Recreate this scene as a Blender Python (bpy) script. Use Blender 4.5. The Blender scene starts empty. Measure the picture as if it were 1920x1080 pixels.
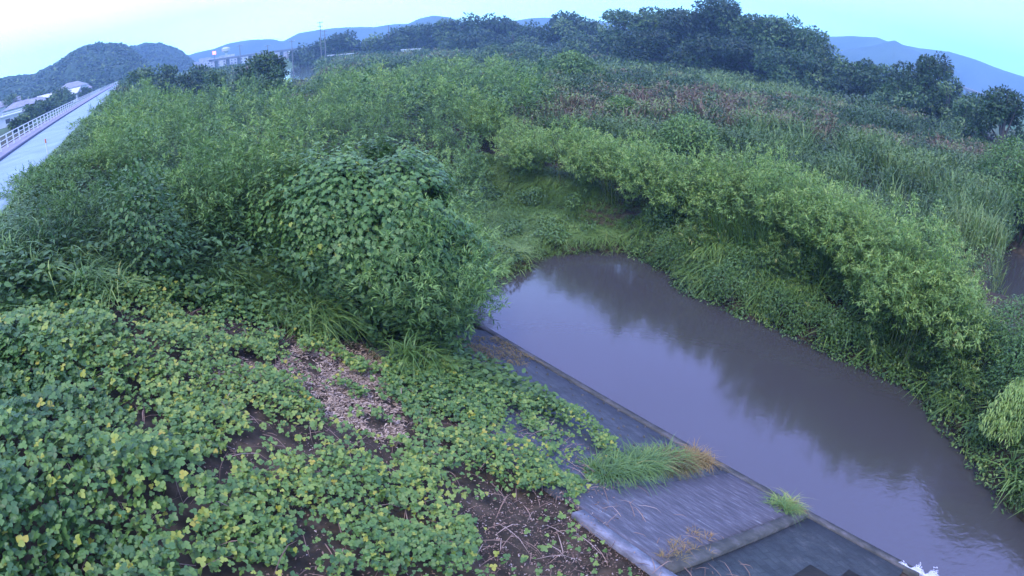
import bpy, math, random
import numpy as np
rng = np.random.default_rng(11); random.seed(5)
S = bpy.context.scene; COL = S.collection
R = math.radians

# ------------------------------------------------------------------ camera (wide river-monitoring lens, equidistant)
FPX = 1073.0; PITCH = R(25.0); CZ = 6.0
cam = bpy.data.cameras.new('camera'); cam_ob = bpy.data.objects.new('camera', cam); COL.objects.link(cam_ob); S.camera = cam_ob
cam_ob.location = (0, 0, CZ); cam_ob.rotation_euler = (R(90) - PITCH, 0, 0)
cam.type = 'PANO'; cam.sensor_fit = 'HORIZONTAL'; cam.sensor_width = 36
cam.panorama_type = 'FISHEYE_LENS_POLYNOMIAL'; cam.fisheye_fov = R(175)
cam.fisheye_polynomial_k0 = 0; cam.fisheye_polynomial_k1 = -1 / (FPX * 36 / 1920)
cam.fisheye_polynomial_k2 = 0; cam.fisheye_polynomial_k3 = 0; cam.fisheye_polynomial_k4 = 0
cam.clip_start = 0.05; cam.clip_end = 20000

# ------------------------------------------------------------------ world, sun, exposure
W = bpy.data.worlds.new('World'); S.world = W; W.use_nodes = True
nt = W.node_tree; nt.nodes.clear()
def N(t, **k):
    n = nt.nodes.new(t)
    for a, b in k.items(): setattr(n, a, b)
    return n
out = N('ShaderNodeOutputWorld'); bg = N('ShaderNodeBackground'); bg.inputs[1].default_value = 0.1
sky = N('ShaderNodeTexSky', sky_type='NISHITA', sun_disc=False, sun_elevation=R(60), sun_rotation=R(160), dust_density=3.0)
tc = N('ShaderNodeTexCoord'); sep = N('ShaderNodeSeparateXYZ'); nt.links.new(tc.outputs['Generated'], sep.inputs[0])
mz = N('ShaderNodeMapRange', interpolation_type='SMOOTHSTEP'); nt.links.new(sep.outputs[2], mz.inputs[0]); mz.inputs[1].default_value = 0.02; mz.inputs[2].default_value = 0.55
mx = N('ShaderNodeMapRange'); nt.links.new(sep.outputs[0], mx.inputs[0]); mx.inputs[1].default_value = -0.5; mx.inputs[2].default_value = 0.75
def wmix(a, b, fac=None, typ='MIX'):
    m = N('ShaderNodeMix', data_type='RGBA', blend_type=typ)
    for i, v in ((6, a), (7, b)):
        if isinstance(v, tuple): m.inputs[i].default_value = (*v, 1)
        else: nt.links.new(v, m.inputs[i])
    if isinstance(fac, float): m.inputs[0].default_value = fac
    else: nt.links.new(fac, m.inputs[0])
    return m.outputs[2]
hor = wmix((18, 34, 37), (8.5, 21, 36), mx.outputs[0])
cl = wmix(hor, (7.4, 8.6, 23), mz.outputs[0])
no = N('ShaderNodeTexNoise'); no.inputs['Scale'].default_value = 2.2; no.inputs['Detail'].default_value = 5
mp = N('ShaderNodeMapping'); mp.inputs['Scale'].default_value = (1, 1, 4.5); nt.links.new(tc.outputs['Generated'], mp.inputs[0]); nt.links.new(mp.outputs[0], no.inputs['Vector'])
nr = N('ShaderNodeMapRange'); nt.links.new(no.outputs[0], nr.inputs[0]); nr.inputs[1].default_value = .3; nr.inputs[2].default_value = .7; nr.inputs[3].default_value = .90; nr.inputs[4].default_value = 1.08
cb = N('ShaderNodeVectorMath', operation='SCALE'); nt.links.new(cl, cb.inputs[0]); nt.links.new(nr.outputs[0], cb.inputs['Scale'])
fin = wmix(cb.outputs[0], sky.outputs[0], 0.12)
nt.links.new(fin, bg.inputs[0]); nt.links.new(bg.outputs[0], out.inputs[0])

sl = bpy.data.lights.new('sun', 'SUN'); sl.energy = 1.5; sl.angle = R(12); sl.color = (1, .96, .9)
so = bpy.data.objects.new('sun', sl); COL.objects.link(so); so.rotation_euler = (R(30), 0, R(-20)); so.location = (0, -20, 40)
S.view_settings.view_transform = 'Standard'; S.view_settings.look = 'None'; S.view_settings.exposure = 0.7; S.view_settings.gamma = 1
S.render.engine = 'CYCLES'
cy = S.cycles; cy.max_bounces = 6; cy.diffuse_bounces = 2; cy.glossy_bounces = 3; cy.transmission_bounces = 3; cy.transparent_max_bounces = 6; cy.volume_bounces = 0
cy.use_denoising = True
cy.caustics_reflective = False; cy.caustics_refractive = False
RR, UU, FW = np.array([1, 0, 0.]), np.array([0, math.sin(PITCH), math.cos(PITCH)]), np.array([0, math.cos(PITCH), -math.sin(PITCH)])
def ray(px, py):                       # direction in which the place lies that the photo shows at (px, py)
    X = px - 960.; Y = 540. - py; r = math.hypot(X, Y) + 1e-9; t = r / FPX
    return math.sin(t) * X / r * RR + math.sin(t) * Y / r * UU + math.cos(t) * FW
def on(px, py, z):
    v = ray(px, py); return v[:2] / v[2] * (z - CZ)
def az_el(px, py):
    v = ray(px, py); return math.atan2(v[0], v[1]), math.asin(v[2])
def far(px, D):
    # azimuth of the column px taken at the horizon height
    y = 75 + 125 * (abs(px - 960) / 960.) ** 2
    a, _ = az_el(px, y); return np.array([math.sin(a) * D, math.cos(a) * D])
def height_at(px, py, D):
    return CZ + D * math.tan(az_el(px, py)[1])

# ------------------------------------------------------------------ noise
def _h(ix, iy, sd):
    n = (ix.astype(np.int64) * 374761393 + iy.astype(np.int64) * 668265263 + sd * 974634777) & 0xffffffff
    n = ((n ^ (n >> 13)) * 1274126177) & 0xffffffff
    return ((n ^ (n >> 16)) & 0xffff) / 65535.
def vn(x, y, sd=0):
    x = np.asarray(x, float); y = np.asarray(y, float)
    ix = np.floor(x); iy = np.floor(y); fx = x - ix; fy = y - iy; fx = fx * fx * (3 - 2 * fx); fy = fy * fy * (3 - 2 * fy)
    ix = ix.astype(np.int64); iy = iy.astype(np.int64)
    return (_h(ix, iy, sd) * (1 - fx) + _h(ix + 1, iy, sd) * fx) * (1 - fy) + (_h(ix, iy + 1, sd) * (1 - fx) + _h(ix + 1, iy + 1, sd) * fx) * fy
def fbm(x, y, sd=0, o=4):
    t = 0; a = .5; tot = 0
    for i in range(o):
        t = t + a * vn(np.asarray(x) * 2 ** i + 17 * i, np.asarray(y) * 2 ** i - 9 * i, sd + i); tot += a; a *= .5
    return t / tot

# ------------------------------------------------------------------ site coordinates: m across the stream, s along it (downstream +), r across the levee
def msr(x, y):
    return .76 * x + .65 * y, .65 * x - .76 * y, .8 * x + .6 * y
def xy(m, s):
    return .76 * m + .65 * s, .65 * m - .76 * s
FARRIV = np.array([(-41, 108), (-47, 124), (-62, 160), (-85, 220), (-107, 284)], float)
def river_dist(x, y):
    d = np.full(np.shape(x), 1e9)
    for a, b in zip(FARRIV[:-1], FARRIV[1:]):
        ab = b - a; t = np.clip(((x - a[0]) * ab[0] + (y - a[1]) * ab[1]) / (ab @ ab), 0, 1)
        d = np.minimum(d, np.hypot(x - a[0] - t * ab[0], y - a[1] - t * ab[1]))
    return d
def ground(x, y):
    x = np.asarray(x, float); y = np.asarray(y, float)
    m, s, r = msr(x, y)
    lev = np.interp(r, [-400, -17, -9.2, -3.6, 3.4, 3.8], [.5, .5, 3.6, 3.6, .1, -60])
    edge = 16.2 + .8 * (fbm(s * .35, s * 0 + 3, 5) - .5) - .95 * np.clip(s + .8, 0, 5)
    edge = edge + 1.5 * np.clip((-9.3 - s) / 2, 0, 1)
    bank = np.interp(m, [3.9, 4.17, 9.3, 9.6, 11, 14.2], [0, -.06, -2.58, -2.95, -3.3, -3.3])
    fb = -3.3 + .75 * np.clip((m - edge + .9) / .9, 0, 1) + 1.0 * np.clip((m - edge) / 1.4, 0, 1) + .75 * np.clip((m - edge - 1.4) / 2, 0, 1) + .6 * np.clip((m - edge - 3.4) / 5, 0, 1)
    bank = np.where(m > 12.5, fb, bank)
    send = np.interp(m, [9, 12, 15, 16.5, 18.5], [-14.3, -14.3, -14.8, -14.0, -11.8]) + .9 * (fbm(m * .6, s * .6, 9) - .5)
    sw = np.clip((send - s) / .8, 0, 1)
    bank = np.where(m > 9, np.maximum(bank, -3.3 + 1.15 * sw + 1.7 * np.clip((-22 - s) / 6, 0, 1)), bank)
    pond = np.clip((s - .2) / .8, 0, 1) * np.clip((m - 21.5) / 1.5, 0, 1) * np.clip((40 - m) / 3, 0, 1)
    bank = bank * (1 - pond) + -3.2 * pond
    z = np.maximum(lev, bank)
    rd = river_dist(x, y); D = np.hypot(x, y)
    hw = np.interp(D, [100, 160, 280], [2.3, 4.4, 8])
    z = np.where(r > -3.6, np.minimum(z, np.where(rd < hw + 4, -3.4 + np.clip((rd - hw) / 3, 0, 1) * 3.0, 99)), z)
    z = z + (.10 * (fbm(x * .7, y * .7, 21) - .5)) * (r > -3.5) * (np.abs(m - 6.8) > 2.9)
    return z

# ------------------------------------------------------------------ materials
def newmat(name):
    m = bpy.data.materials.new(name); m.use_nodes = True; t = m.node_tree; t.nodes.clear()
    o = t.nodes.new('ShaderNodeOutputMaterial'); return m, t, o
def ramp(t, fac, stops, interp='LINEAR'):
    r = t.nodes.new('ShaderNodeValToRGB'); r.color_ramp.interpolation = interp; e = r.color_ramp.elements
    e[0].position, e[0].color = stops[0][0], (*stops[0][1], 1); e[1].position, e[1].color = stops[-1][0], (*stops[-1][1], 1)
    for p, c in stops[1:-1]:
        k = e.new(p); k.color = (*c, 1)
    t.links.new(fac, r.inputs[0]); return r.outputs[0]
def leafmat(name, stops, rough=.5, trans=.3, spec=.4):
    m, t, o = newmat(name)
    at = t.nodes.new('ShaderNodeAttribute'); at.attribute_name = 'v'
    c = ramp(t, at.outputs['Fac'], stops)
    p = t.nodes.new('ShaderNodeBsdfPrincipled'); t.links.new(c, p.inputs['Base Color']); p.inputs['Roughness'].default_value = rough; p.inputs['Specular IOR Level'].default_value = spec
    tr = t.nodes.new('ShaderNodeBsdfTranslucent'); hs = t.nodes.new('ShaderNodeHueSaturation'); hs.inputs['Value'].default_value = 1.25; hs.inputs['Hue'].default_value = .485
    t.links.new(c, hs.inputs['Color']); t.links.new(hs.outputs[0], tr.inputs[0])
    mx = t.nodes.new('ShaderNodeMixShader'); mx.inputs[0].default_value = trans
    t.links.new(p.outputs[0], mx.inputs[1]); t.links.new(tr.outputs[0], mx.inputs[2]); t.links.new(mx.outputs[0], o.inputs[0]); return m
def surfmat(name, stops, scale=3., rough=.8, bump=.3, bscale=20., detail=6, spec=.3, aniso=None, ndist=.02):
    m, t, o = newmat(name)
    tc = t.nodes.new('ShaderNodeTexCoord'); mp = t.nodes.new('ShaderNodeMapping'); t.links.new(tc.outputs['Object'], mp.inputs[0])
    if aniso: mp.inputs['Scale'].default_value = aniso[:3]; mp.inputs['Rotation'].default_value[2] = aniso[3]
    n = t.nodes.new('ShaderNodeTexNoise'); n.inputs['Scale'].default_value = scale; n.inputs['Detail'].default_value = detail; n.inputs['Roughness'].default_value = .62
    t.links.new(mp.outputs[0], n.inputs['Vector'])
    c = ramp(t, n.outputs[0], stops)
    p = t.nodes.new('ShaderNodeBsdfPrincipled'); t.links.new(c, p.inputs['Base Color']); p.inputs['Roughness'].default_value = rough; p.inputs['Specular IOR Level'].default_value = spec
    b = t.nodes.new('ShaderNodeBump'); b.inputs['Strength'].default_value = bump; b.inputs['Distance'].default_value = ndist
    n2 = t.nodes.new('ShaderNodeTexNoise'); n2.inputs['Scale'].default_value = bscale; n2.inputs['Detail'].default_value = 4; t.links.new(mp.outputs[0], n2.inputs['Vector'])
    t.links.new(n2.outputs[0], b.inputs['Height']); t.links.new(b.outputs[0], p.inputs['Normal']); t.links.new(p.outputs[0], o.inputs[0]); return m

G = {}
G['kudzu'] = leafmat('kudzu_leaf', [(0, (.055, .13, .03)), (.4, (.115, .22, .04)), (.75, (.225, .325, .055)), (.88, (.34, .38, .05)), (.965, (.42, .34, .04)), (1, (.6, .34, .04))], rough=.45, trans=.16, spec=.4)
G['vine'] = leafmat('vine_leaf', [(0, (.040, .105, .026)), (.5, (.10, .205, .046)), (.9, (.20, .32, .07)), (1, (.34, .39, .07))], rough=.42, trans=.16, spec=.3)
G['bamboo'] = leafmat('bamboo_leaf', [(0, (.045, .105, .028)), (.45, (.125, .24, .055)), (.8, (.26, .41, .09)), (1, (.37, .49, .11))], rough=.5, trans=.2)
G['grass'] = leafmat('grass_blade', [(0, (.05, .11, .028)), (.45, (.11, .21, .045)), (.75, (.20, .32, .065)), (.9, (.32, .40, .09)), (1, (.44, .41, .12))], rough=.5, trans=.18)
G['reed'] = leafmat('reed_blade', [(0, (.042, .09, .022)), (.4, (.12, .205, .05)), (.7, (.22, .30, .075)), (.8, (.19, .225, .075)), (.87, (.165, .15, .065)), (1, (.20, .12, .065))], rough=.55, trans=.18)
G['dry'] = leafmat('dry_grass', [(0, (.11, .11, .035)), (.5, (.25, .20, .06)), (1, (.37, .24, .085))], rough=.7, trans=.18)
G['litter'] = leafmat('dry_litter', [(0, (.06, .04, .025)), (.4, (.17, .11, .07)), (.8, (.34, .22, .14)), (1, (.5, .42, .33))], rough=.8, trans=.05)
G['straw'] = leafmat('pale_straw', [(0, (.13, .09, .045)), (.5, (.36, .26, .15)), (1, (.62, .48, .32))], rough=.8, trans=.05)
G['tree'] = leafmat('tree_leaf', [(0, (.02, .05, .012)), (.5, (.045, .10, .022)), (.85, (.11, .19, .04)), (1, (.18, .26, .06))], rough=.5, trans=.14)
G['treelight'] = leafmat('tree_leaf_vine', [(0, (.035, .085, .02)), (.5, (.09, .17, .045)), (1, (.22, .31, .09))], rough=.5, trans=.14)
G['bark'] = surfmat('bark', [(.3, (.05, .04, .035)), (.7, (.13, .11, .09))], 6, .9, .5, 12, aniso=(1, 1, .2, 0))
G['culm'] = surfmat('culm', [(.3, (.06, .10, .03)), (.7, (.16, .17, .06))], 6, .6)
G['soil'] = surfmat('soil', [(.3, (.022, .018, .016)), (.5, (.055, .045, .038)), (.7, (.10, .08, .07))], 2.5, .95, .6, 14)
G['road'] = surfmat('concrete_road', [(.3, (.19, .27, .29)), (.55, (.25, .34, .36)), (.75, (.30, .40, .41))], .6, .7, .15, 30)
G['verge'] = surfmat('verge_concrete', [(.3, (.20, .19, .22)), (.7, (.33, .31, .35))], 1.2, .85, .2, 20)
G['kerb'] = surfmat('kerb_dark', [(.3, (.06, .07, .12)), (.7, (.11, .12, .18))], 2, .8)
G['white'] = surfmat('white_paint', [(.3, (.62, .62, .60)), (.7, (.78, .78, .76))], 3, .5, .05)
G['steel'] = surfmat('pole_concrete', [(.3, (.16, .16, .17)), (.7, (.26, .26, .27))], 3, .7)
G['wallw'] = surfmat('plaster_wall', [(.3, (.55, .53, .52)), (.7, (.7, .69, .67))], 1.0, .8)
G['wallr'] = surfmat('brown_wall', [(.3, (.22, .13, .11)), (.7, (.30, .18, .15))], 1.0, .8)
G['roofg'] = surfmat('grey_tiles', [(.3, (.20, .20, .22)), (.7, (.34, .33, .36))], .8, .5)
G['roofw'] = surfmat('pale_metal_roof', [(.3, (.55, .55, .56)), (.7, (.72, .72, .72))], .5, .45)
G['glass'] = surfmat('window_glass', [(.3, (.03, .04, .05)), (.7, (.06, .07, .09))], 1, .1, 0, spec=.8)
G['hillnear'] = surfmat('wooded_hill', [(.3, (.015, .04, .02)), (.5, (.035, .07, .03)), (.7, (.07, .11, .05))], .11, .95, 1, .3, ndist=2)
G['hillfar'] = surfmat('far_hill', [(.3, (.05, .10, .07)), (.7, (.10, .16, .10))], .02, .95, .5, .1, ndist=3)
G['foam'] = surfmat('foam', [(.3, (.6, .62, .65)), (.7, (.85, .87, .9))], 30, .6, .6, 40)

# ------------------------------------------------------------------ object helpers
def link(o, parent=None):
    COL.objects.link(o)
    if parent is not None: o.parent = parent
    return o
def tag(o, label=None, cat=None, group=None, kind=None):
    for k, v in (('label', label), ('category', cat), ('group', group), ('kind', kind)):
        if v: o[k] = v
    return o
def thing(name, loc, label, cat, group=None, rz=0.):
    o = bpy.data.objects.new(name, None); o.empty_display_size = .3; o.location = tuple(float(a) for a in loc); o.rotation_euler[2] = rz
    return tag(link(o), label, cat, group)
def bulk(name, V, F, mats, parent=None, var=None, smooth=False, loc=None):
    """V (n,3), F (k,c) of equal-sided faces -> one mesh object"""
    V = np.asarray(V, np.float32); F = np.asarray(F, np.int32); c = F.shape[1]
    me = bpy.data.meshes.new(name); me.vertices.add(len(V)); me.vertices.foreach_set('co', V.ravel())
    me.loops.add(F.size); me.loops.foreach_set('vertex_index', F.ravel())
    me.polygons.add(len(F)); me.polygons.foreach_set('loop_start', np.arange(0, F.size, c, dtype=np.int32))
    me.update(calc_edges=True)
    if var is not None:
        a = me.attributes.new('v', 'FLOAT', 'POINT'); a.data.foreach_set('value', np.asarray(var, np.float32))
    if smooth: me.polygons.foreach_set('use_smooth', np.ones(len(F), bool))
    for mm in (mats if isinstance(mats, (list, tuple)) else [mats]): me.materials.append(mm)
    o = bpy.data.objects.new(name, me)
    if loc is not None: o.location = loc
    return link(o, parent)
class MB:
    def __init__(s): s.v = []; s.f = []
    def quadbox(s, c, d, rz=0.):
        cx, cy_, cz = c; hx, hy, hz = d[0] / 2, d[1] / 2, d[2] / 2; ca, sa = math.cos(rz), math.sin(rz); b = len(s.v)
        for sx, sy, sz in ((-1, -1, -1), (1, -1, -1), (1, 1, -1), (-1, 1, -1), (-1, -1, 1), (1, -1, 1), (1, 1, 1), (-1, 1, 1)):
            X, Y = sx * hx, sy * hy; s.v.append((cx + X * ca - Y * sa, cy_ + X * sa + Y * ca, cz + sz * hz))
        for f in ((3, 2, 1, 0), (4, 5, 6, 7), (0, 1, 5, 4), (1, 2, 6, 5), (2, 3, 7, 6), (3, 0, 4, 7)): s.f.append(tuple(b + i for i in f))
        return s
    def tube(s, pts, rad, n=6):
        pts = [np.array(p, float) for p in pts]; b = len(s.v)
        for i, p in enumerate(pts):
            d = pts[min(i + 1, len(pts) - 1)] - pts[max(i - 1, 0)]; d /= np.linalg.norm(d) + 1e-9
            a = np.cross(d, (0, 0, 1.) if abs(d[2]) < .9 else (1., 0, 0)); a /= np.linalg.norm(a); c = np.cross(d, a)
            r_ = rad[i] if hasattr(rad, '__len__') else rad
            for k in range(n):
                t = 2 * math.pi * k / n; s.v.append(tuple(p + r_ * (math.cos(t) * a + math.sin(t) * c)))
        for i in range(len(pts) - 1):
            for k in range(n):
                k2 = (k + 1) % n; s.f.append((b + i * n + k, b + i * n + k2, b + (i + 1) * n + k2, b + (i + 1) * n + k))
        s.f.append(tuple(b + k for k in range(n))[::-1]); e = b + (len(pts) - 1) * n; s.f.append(tuple(e + k for k in range(n))); return s
    def face(s, pts):
        b = len(s.v); s.v += [tuple(p) for p in pts]; s.f.append(tuple(range(b, b + len(pts)))); return s
    def build(s, name, mat, parent=None, smooth=False):
        me = bpy.data.meshes.new(name); me.from_pydata(s.v, [], s.f); me.materials.append(mat)
        if smooth: me.polygons.foreach_set('use_smooth', np.ones(len(me.polygons), bool))
        me.update(); return link(bpy.data.objects.new(name, me), parent)
# leaf templates: x across, y along, z out of the leaf
T = {}
T['lance'] = (np.array([(0, 0, 0), (.5, .42, .03), (0, 1, -.10), (-.5, .42, .03)], float), np.array([(0, 1, 2, 3)]))
T['card'] = (np.array([(-.18, 0, 0), (.5, .3, .08), (.22, 1, -.06), (-.5, .72, .05)], float), np.array([(0, 1, 2, 3)]))
_k = [(0, 0, 0), (.42, .1, .07), (.56, .48, .07), (.30, .84, .02), (0, 1.08, -.10), (-.30, .84, .02), (-.56, .48, .07), (-.42, .1, .07), (0, .5, -.03)]
T['kud'] = (np.array(_k, float), np.array([(0, 1, 2, 8), (8, 2, 3, 4), (8, 4, 5, 6), (0, 8, 6, 7)]))
_k = [(0, 0, 0), (.40, -.02, .05), (.66, .40, .05), (.30, .62, .0), (0, 1.15, -.16), (-.30, .62, .0), (-.66, .40, .05), (-.40, -.02, .05), (0, .45, -.03)]
T['lobe'] = (np.array(_k, float), np.array([(0, 1, 2, 8), (8, 2, 3, 4), (8, 4, 5, 6), (0, 8, 6, 7)]))
def blade_t(droop, seg=4):
    P = []; ys = np.linspace(0, 1, seg + 1)
    for i, t in enumerate(ys):
        w = .5 * (1 - t ** 1.6) * (.55 + .9 * min(t * 3, 1)) if i < seg else .02
        a = droop * t * t; P += [(-w, t * (1 - .35 * a), -a * .75 * t), (w, t * (1 - .35 * a), -a * .75 * t)]
    return np.array(P, float), np.array([(2 * i, 2 * i + 1, 2 * i + 3, 2 * i + 2) for i in range(seg)])
T['blade'] = blade_t(.9); T['arch'] = blade_t(1.5, 5); T['stiff'] = blade_t(.35, 3)
def unit(a): return a / (np.linalg.norm(a, axis=-1, keepdims=True) + 1e-9)
class Leaves:
    def __init__(s): s.V = []; s.F = []; s.A = []; s.n = 0
    def add(s, P, D, Nn, L, Wd, var, tpl):
        P = np.asarray(P, float); n = len(P)
        if n == 0: return s
        D = unit(np.broadcast_to(D, P.shape).astype(float)); X = unit(np.cross(D, np.broadcast_to(Nn, P.shape) + 1e-4)); Z = np.cross(X, D)
        tv, tf = T[tpl]; L = np.broadcast_to(L, n)[:, None, None]; Wd = np.broadcast_to(Wd, n)[:, None, None]
        V = P[:, None] + X[:, None] * (tv[None, :, 0:1] * Wd) + D[:, None] * (tv[None, :, 1:2] * L) + Z[:, None] * (tv[None, :, 2:3] * L)
        k = len(tv); s.V.append(V.reshape(-1, 3).astype(np.float32)); s.F.append((tf[None] + (np.arange(n) * k)[:, None, None] + s.n).reshape(-1, 4).astype(np.int32))
        s.A.append(np.repeat(np.clip(np.broadcast_to(var, n), 0, 1), k).astype(np.float32)); s.n += n * k; return s
    def build(s, name, mat, parent=None, loc=None):
        V = np.concatenate(s.V)
        if loc is not None: V = V - np.array(loc, np.float32) * 0
        return bulk(name, V, np.concatenate(s.F), mat, parent, np.concatenate(s.A))
def U(a, b, n): return rng.uniform(a, b, n)
def sph(n):
    v = rng.normal(size=(n, 3)); return unit(v)

# ------------------------------------------------------------------ ground
def build_ground():
    az = np.concatenate([np.linspace(-100, 100, 760, endpoint=False), np.linspace(100, 260, 60, endpoint=False)]) * math.pi / 180
    rad = np.concatenate([[.0], np.geomspace(.8, 60, 210), np.geomspace(61.5, 1440, 90)])
    A, Q = np.meshgrid(az, rad); x = np.sin(A) * Q; y = np.cos(A) * Q; z = ground(x, y)
    V = np.stack([x, y, z], -1).reshape(-1, 3); n = len(az); i, j = np.meshgrid(np.arange(len(rad) - 1), np.arange(n), indexing='ij'); j2 = (j + 1) % n
    F = np.stack([i * n + j, i * n + j2, (i + 1) * n + j2, (i + 1) * n + j], -1).reshape(-1, 4)[:, ::-1]
    m, t, o = newmat('ground')
    tc = t.nodes.new('ShaderNodeTexCoord'); n1 = t.nodes.new('ShaderNodeTexNoise'); n1.inputs['Scale'].default_value = 3; n1.inputs['Detail'].default_value = 8; t.links.new(tc.outputs['Object'], n1.inputs['Vector'])
    n2 = t.nodes.new('ShaderNodeTexNoise'); n2.inputs['Scale'].default_value = .05; n2.inputs['Detail'].default_value = 5; t.links.new(tc.outputs['Object'], n2.inputs['Vector'])
    c1 = ramp(t, n1.outputs[0], [(.3, (.022, .018, .010)), (.52, (.055, .042, .024)), (.72, (.12, .085, .05))])
    c2 = ramp(t, n2.outputs[0], [(.35, (.05, .11, .035)), (.55, (.09, .16, .05)), (.7, (.13, .15, .07))])
    vl = t.nodes.new('ShaderNodeVectorMath'); vl.operation = 'LENGTH'; t.links.new(tc.outputs['Object'], vl.inputs[0])
    mr = t.nodes.new('ShaderNodeMapRange'); mr.inputs[1].default_value = 90; mr.inputs[2].default_value = 170; t.links.new(vl.outputs['Value'], mr.inputs[0])
    mm = t.nodes.new('ShaderNodeMix'); mm.data_type = 'RGBA'; t.links.new(mr.outputs[0], mm.inputs[0]); t.links.new(c1, mm.inputs[6]); t.links.new(c2, mm.inputs[7])
    p = t.nodes.new('ShaderNodeBsdfPrincipled'); t.links.new(mm.outputs[2], p.inputs['Base Color']); p.inputs['Roughness'].default_value = .95; p.inputs['Specular IOR Level'].default_value = .2
    b = t.nodes.new('ShaderNodeBump'); b.inputs['Distance'].default_value = .05; t.links.new(n1.outputs[0], b.inputs['Height']); t.links.new(b.outputs[0], p.inputs['Normal']); t.links.new(p.outputs[0], o.inputs[0])
    tag(bulk('ground', V, F, m, smooth=True), kind='structure')
build_ground()

def water_mat():
    m, t, o = newmat('river_water')
    p = t.nodes.new('ShaderNodeBsdfPrincipled'); p.inputs['Base Color'].default_value = (.060, .057, .048, 1); p.inputs['Roughness'].default_value = .09; p.inputs['IOR'].default_value = 1.8
    tc = t.nodes.new('ShaderNodeTexCoord'); mp = t.nodes.new('ShaderNodeMapping'); mp.inputs['Rotation'].default_value[2] = R(49); mp.inputs['Scale'].default_value = (1, 1.7, 1); t.links.new(tc.outputs['Object'], mp.inputs[0])
    n = t.nodes.new('ShaderNodeTexNoise'); n.inputs['Scale'].default_value = 3.4; n.inputs['Detail'].default_value = 5; n.inputs['Distortion'].default_value = .4; t.links.new(mp.outputs[0], n.inputs['Vector'])
    # ripples grow towards the weir downstream
    sx = t.nodes.new('ShaderNodeSeparateXYZ'); t.links.new(tc.outputs['Object'], sx.inputs[0])
    vm = t.nodes.new('ShaderNodeVectorMath'); vm.operation = 'DISTANCE'; t.links.new(tc.outputs['Object'], vm.inputs[0]); vm.inputs[1].default_value = (10.0, 4.0, -2.5)
    mr = t.nodes.new('ShaderNodeMapRange'); mr.interpolation_type = 'SMOOTHSTEP'; mr.inputs[1].default_value = 2.0; mr.inputs[2].default_value = 5.2; mr.inputs[3].default_value = .26; mr.inputs[4].default_value = .045; t.links.new(vm.outputs['Value'], mr.inputs[0])
    b = t.nodes.new('ShaderNodeBump'); b.inputs['Distance'].default_value = .05; t.links.new(mr.outputs[0], b.inputs['Strength']); t.links.new(n.outputs[0], b.inputs['Height']); t.links.new(b.outputs[0], p.inputs['Normal'])
    t.links.new(p.outputs[0], o.inputs[0]); return m
WM = water_mat()
def sheet(name, pts, z, mat, kind='structure'):
    o = MB().face([(a, b, z) for a, b in pts]).build(name, mat); tag(o, kind=kind); return o
sheet('river_water', [xy(8.6, -30), xy(8.6, 60), xy(60, 60), xy(60, -30)][::-1], -2.5, WM)
sheet('river_water', [(-6, 38), (-70, 300), (-150, 300), (-40, 38)], -2.5, WM)

# ------------------------------------------------------------------ levee road with verge and kerb
def strip(name, r0, r1, z, mat, t0, t1, kind='structure', th=None, n=40):
    m = MB(); ts = np.linspace(t0, t1, n)
    # r = .8x+.6y ; along the road direction (-.6,.8)
    P = lambda r_, t_: (.8 * r_ - .6 * t_, .6 * r_ + .8 * t_)
    for a, b in zip(ts[:-1], ts[1:]):
        if th is None: m.face([(*P(r0, a), z), (*P(r1, a), z), (*P(r1, b), z), (*P(r0, b), z)])
        else:
            c = [P(r0, a), P(r1, a), P(r1, b), P(r0, b)]
            m.face([(*q, z + th) for q in c]); m.face([(*c[1], z), (*c[2], z), (*c[2], z + th), (*c[1], z + th)]); m.face([(*c[0], z + th), (*c[3], z + th), (*c[3], z), (*c[0], z)])
    o = m.build(name, mat); tag(o, kind=kind); return o
strip('levee_road', -7.0, -3.75, 3.612, G['road'], -10, 420)
strip('road_verge', -8.9, -7.16, 3.606, G['verge'], -10, 420)
strip('kerb', -7.16, -7.0, 3.6, G['kerb'], -10, 420, th=.12)
def roadpt(r_, t_): return np.array([.8 * r_ - .6 * t_, .6 * r_ + .8 * t_])
def railing():
    base = roadpt(-8.3, 22); t = thing('railing', (*base, 3.6), 'long white post and rail guard fence along the far side of the levee road', 'railing')
    ang = math.atan2(.8, -.6)
    L = 300.
    for h in (.26, .52, .78):
        MB().tube([(math.cos(ang) * a, math.sin(ang) * a, h) for a in (0, L)], .025 if h < .7 else .032, 6).build('rail', G['white'], t)
    k = 0; a = 0.
    proto = None
    while a < L and k < 98:
        if proto is None:
            proto = MB().quadbox((0, 0, .4), (.08, .08, .8), ang).build('post', G['white'], t); o = proto
        else:
            o = proto.copy(); link(o, t)
        o.location = (math.cos(ang) * a, math.sin(ang) * a, 0); k += 1; a += 2.0 if a < 120 else 5.0
railing()
def marker():
    p = on(90, 291, 3.6); t = thing('marker_post', (*p, 3.6), 'small orange topped marker post on the brushy edge of the levee road', 'marker post')
    MB().tube([(0, 0, 0), (0, 0, .5)], .03, 8).build('post', G['white'], t)
    om = surfmat('orange_paint', [(.3, (.6, .18, .08)), (.7, (.7, .22, .1))], 3, .5); MB().tube([(0, 0, .5), (0, 0, .66)], .036, 8).build('reflector', om, t)
marker()

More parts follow.
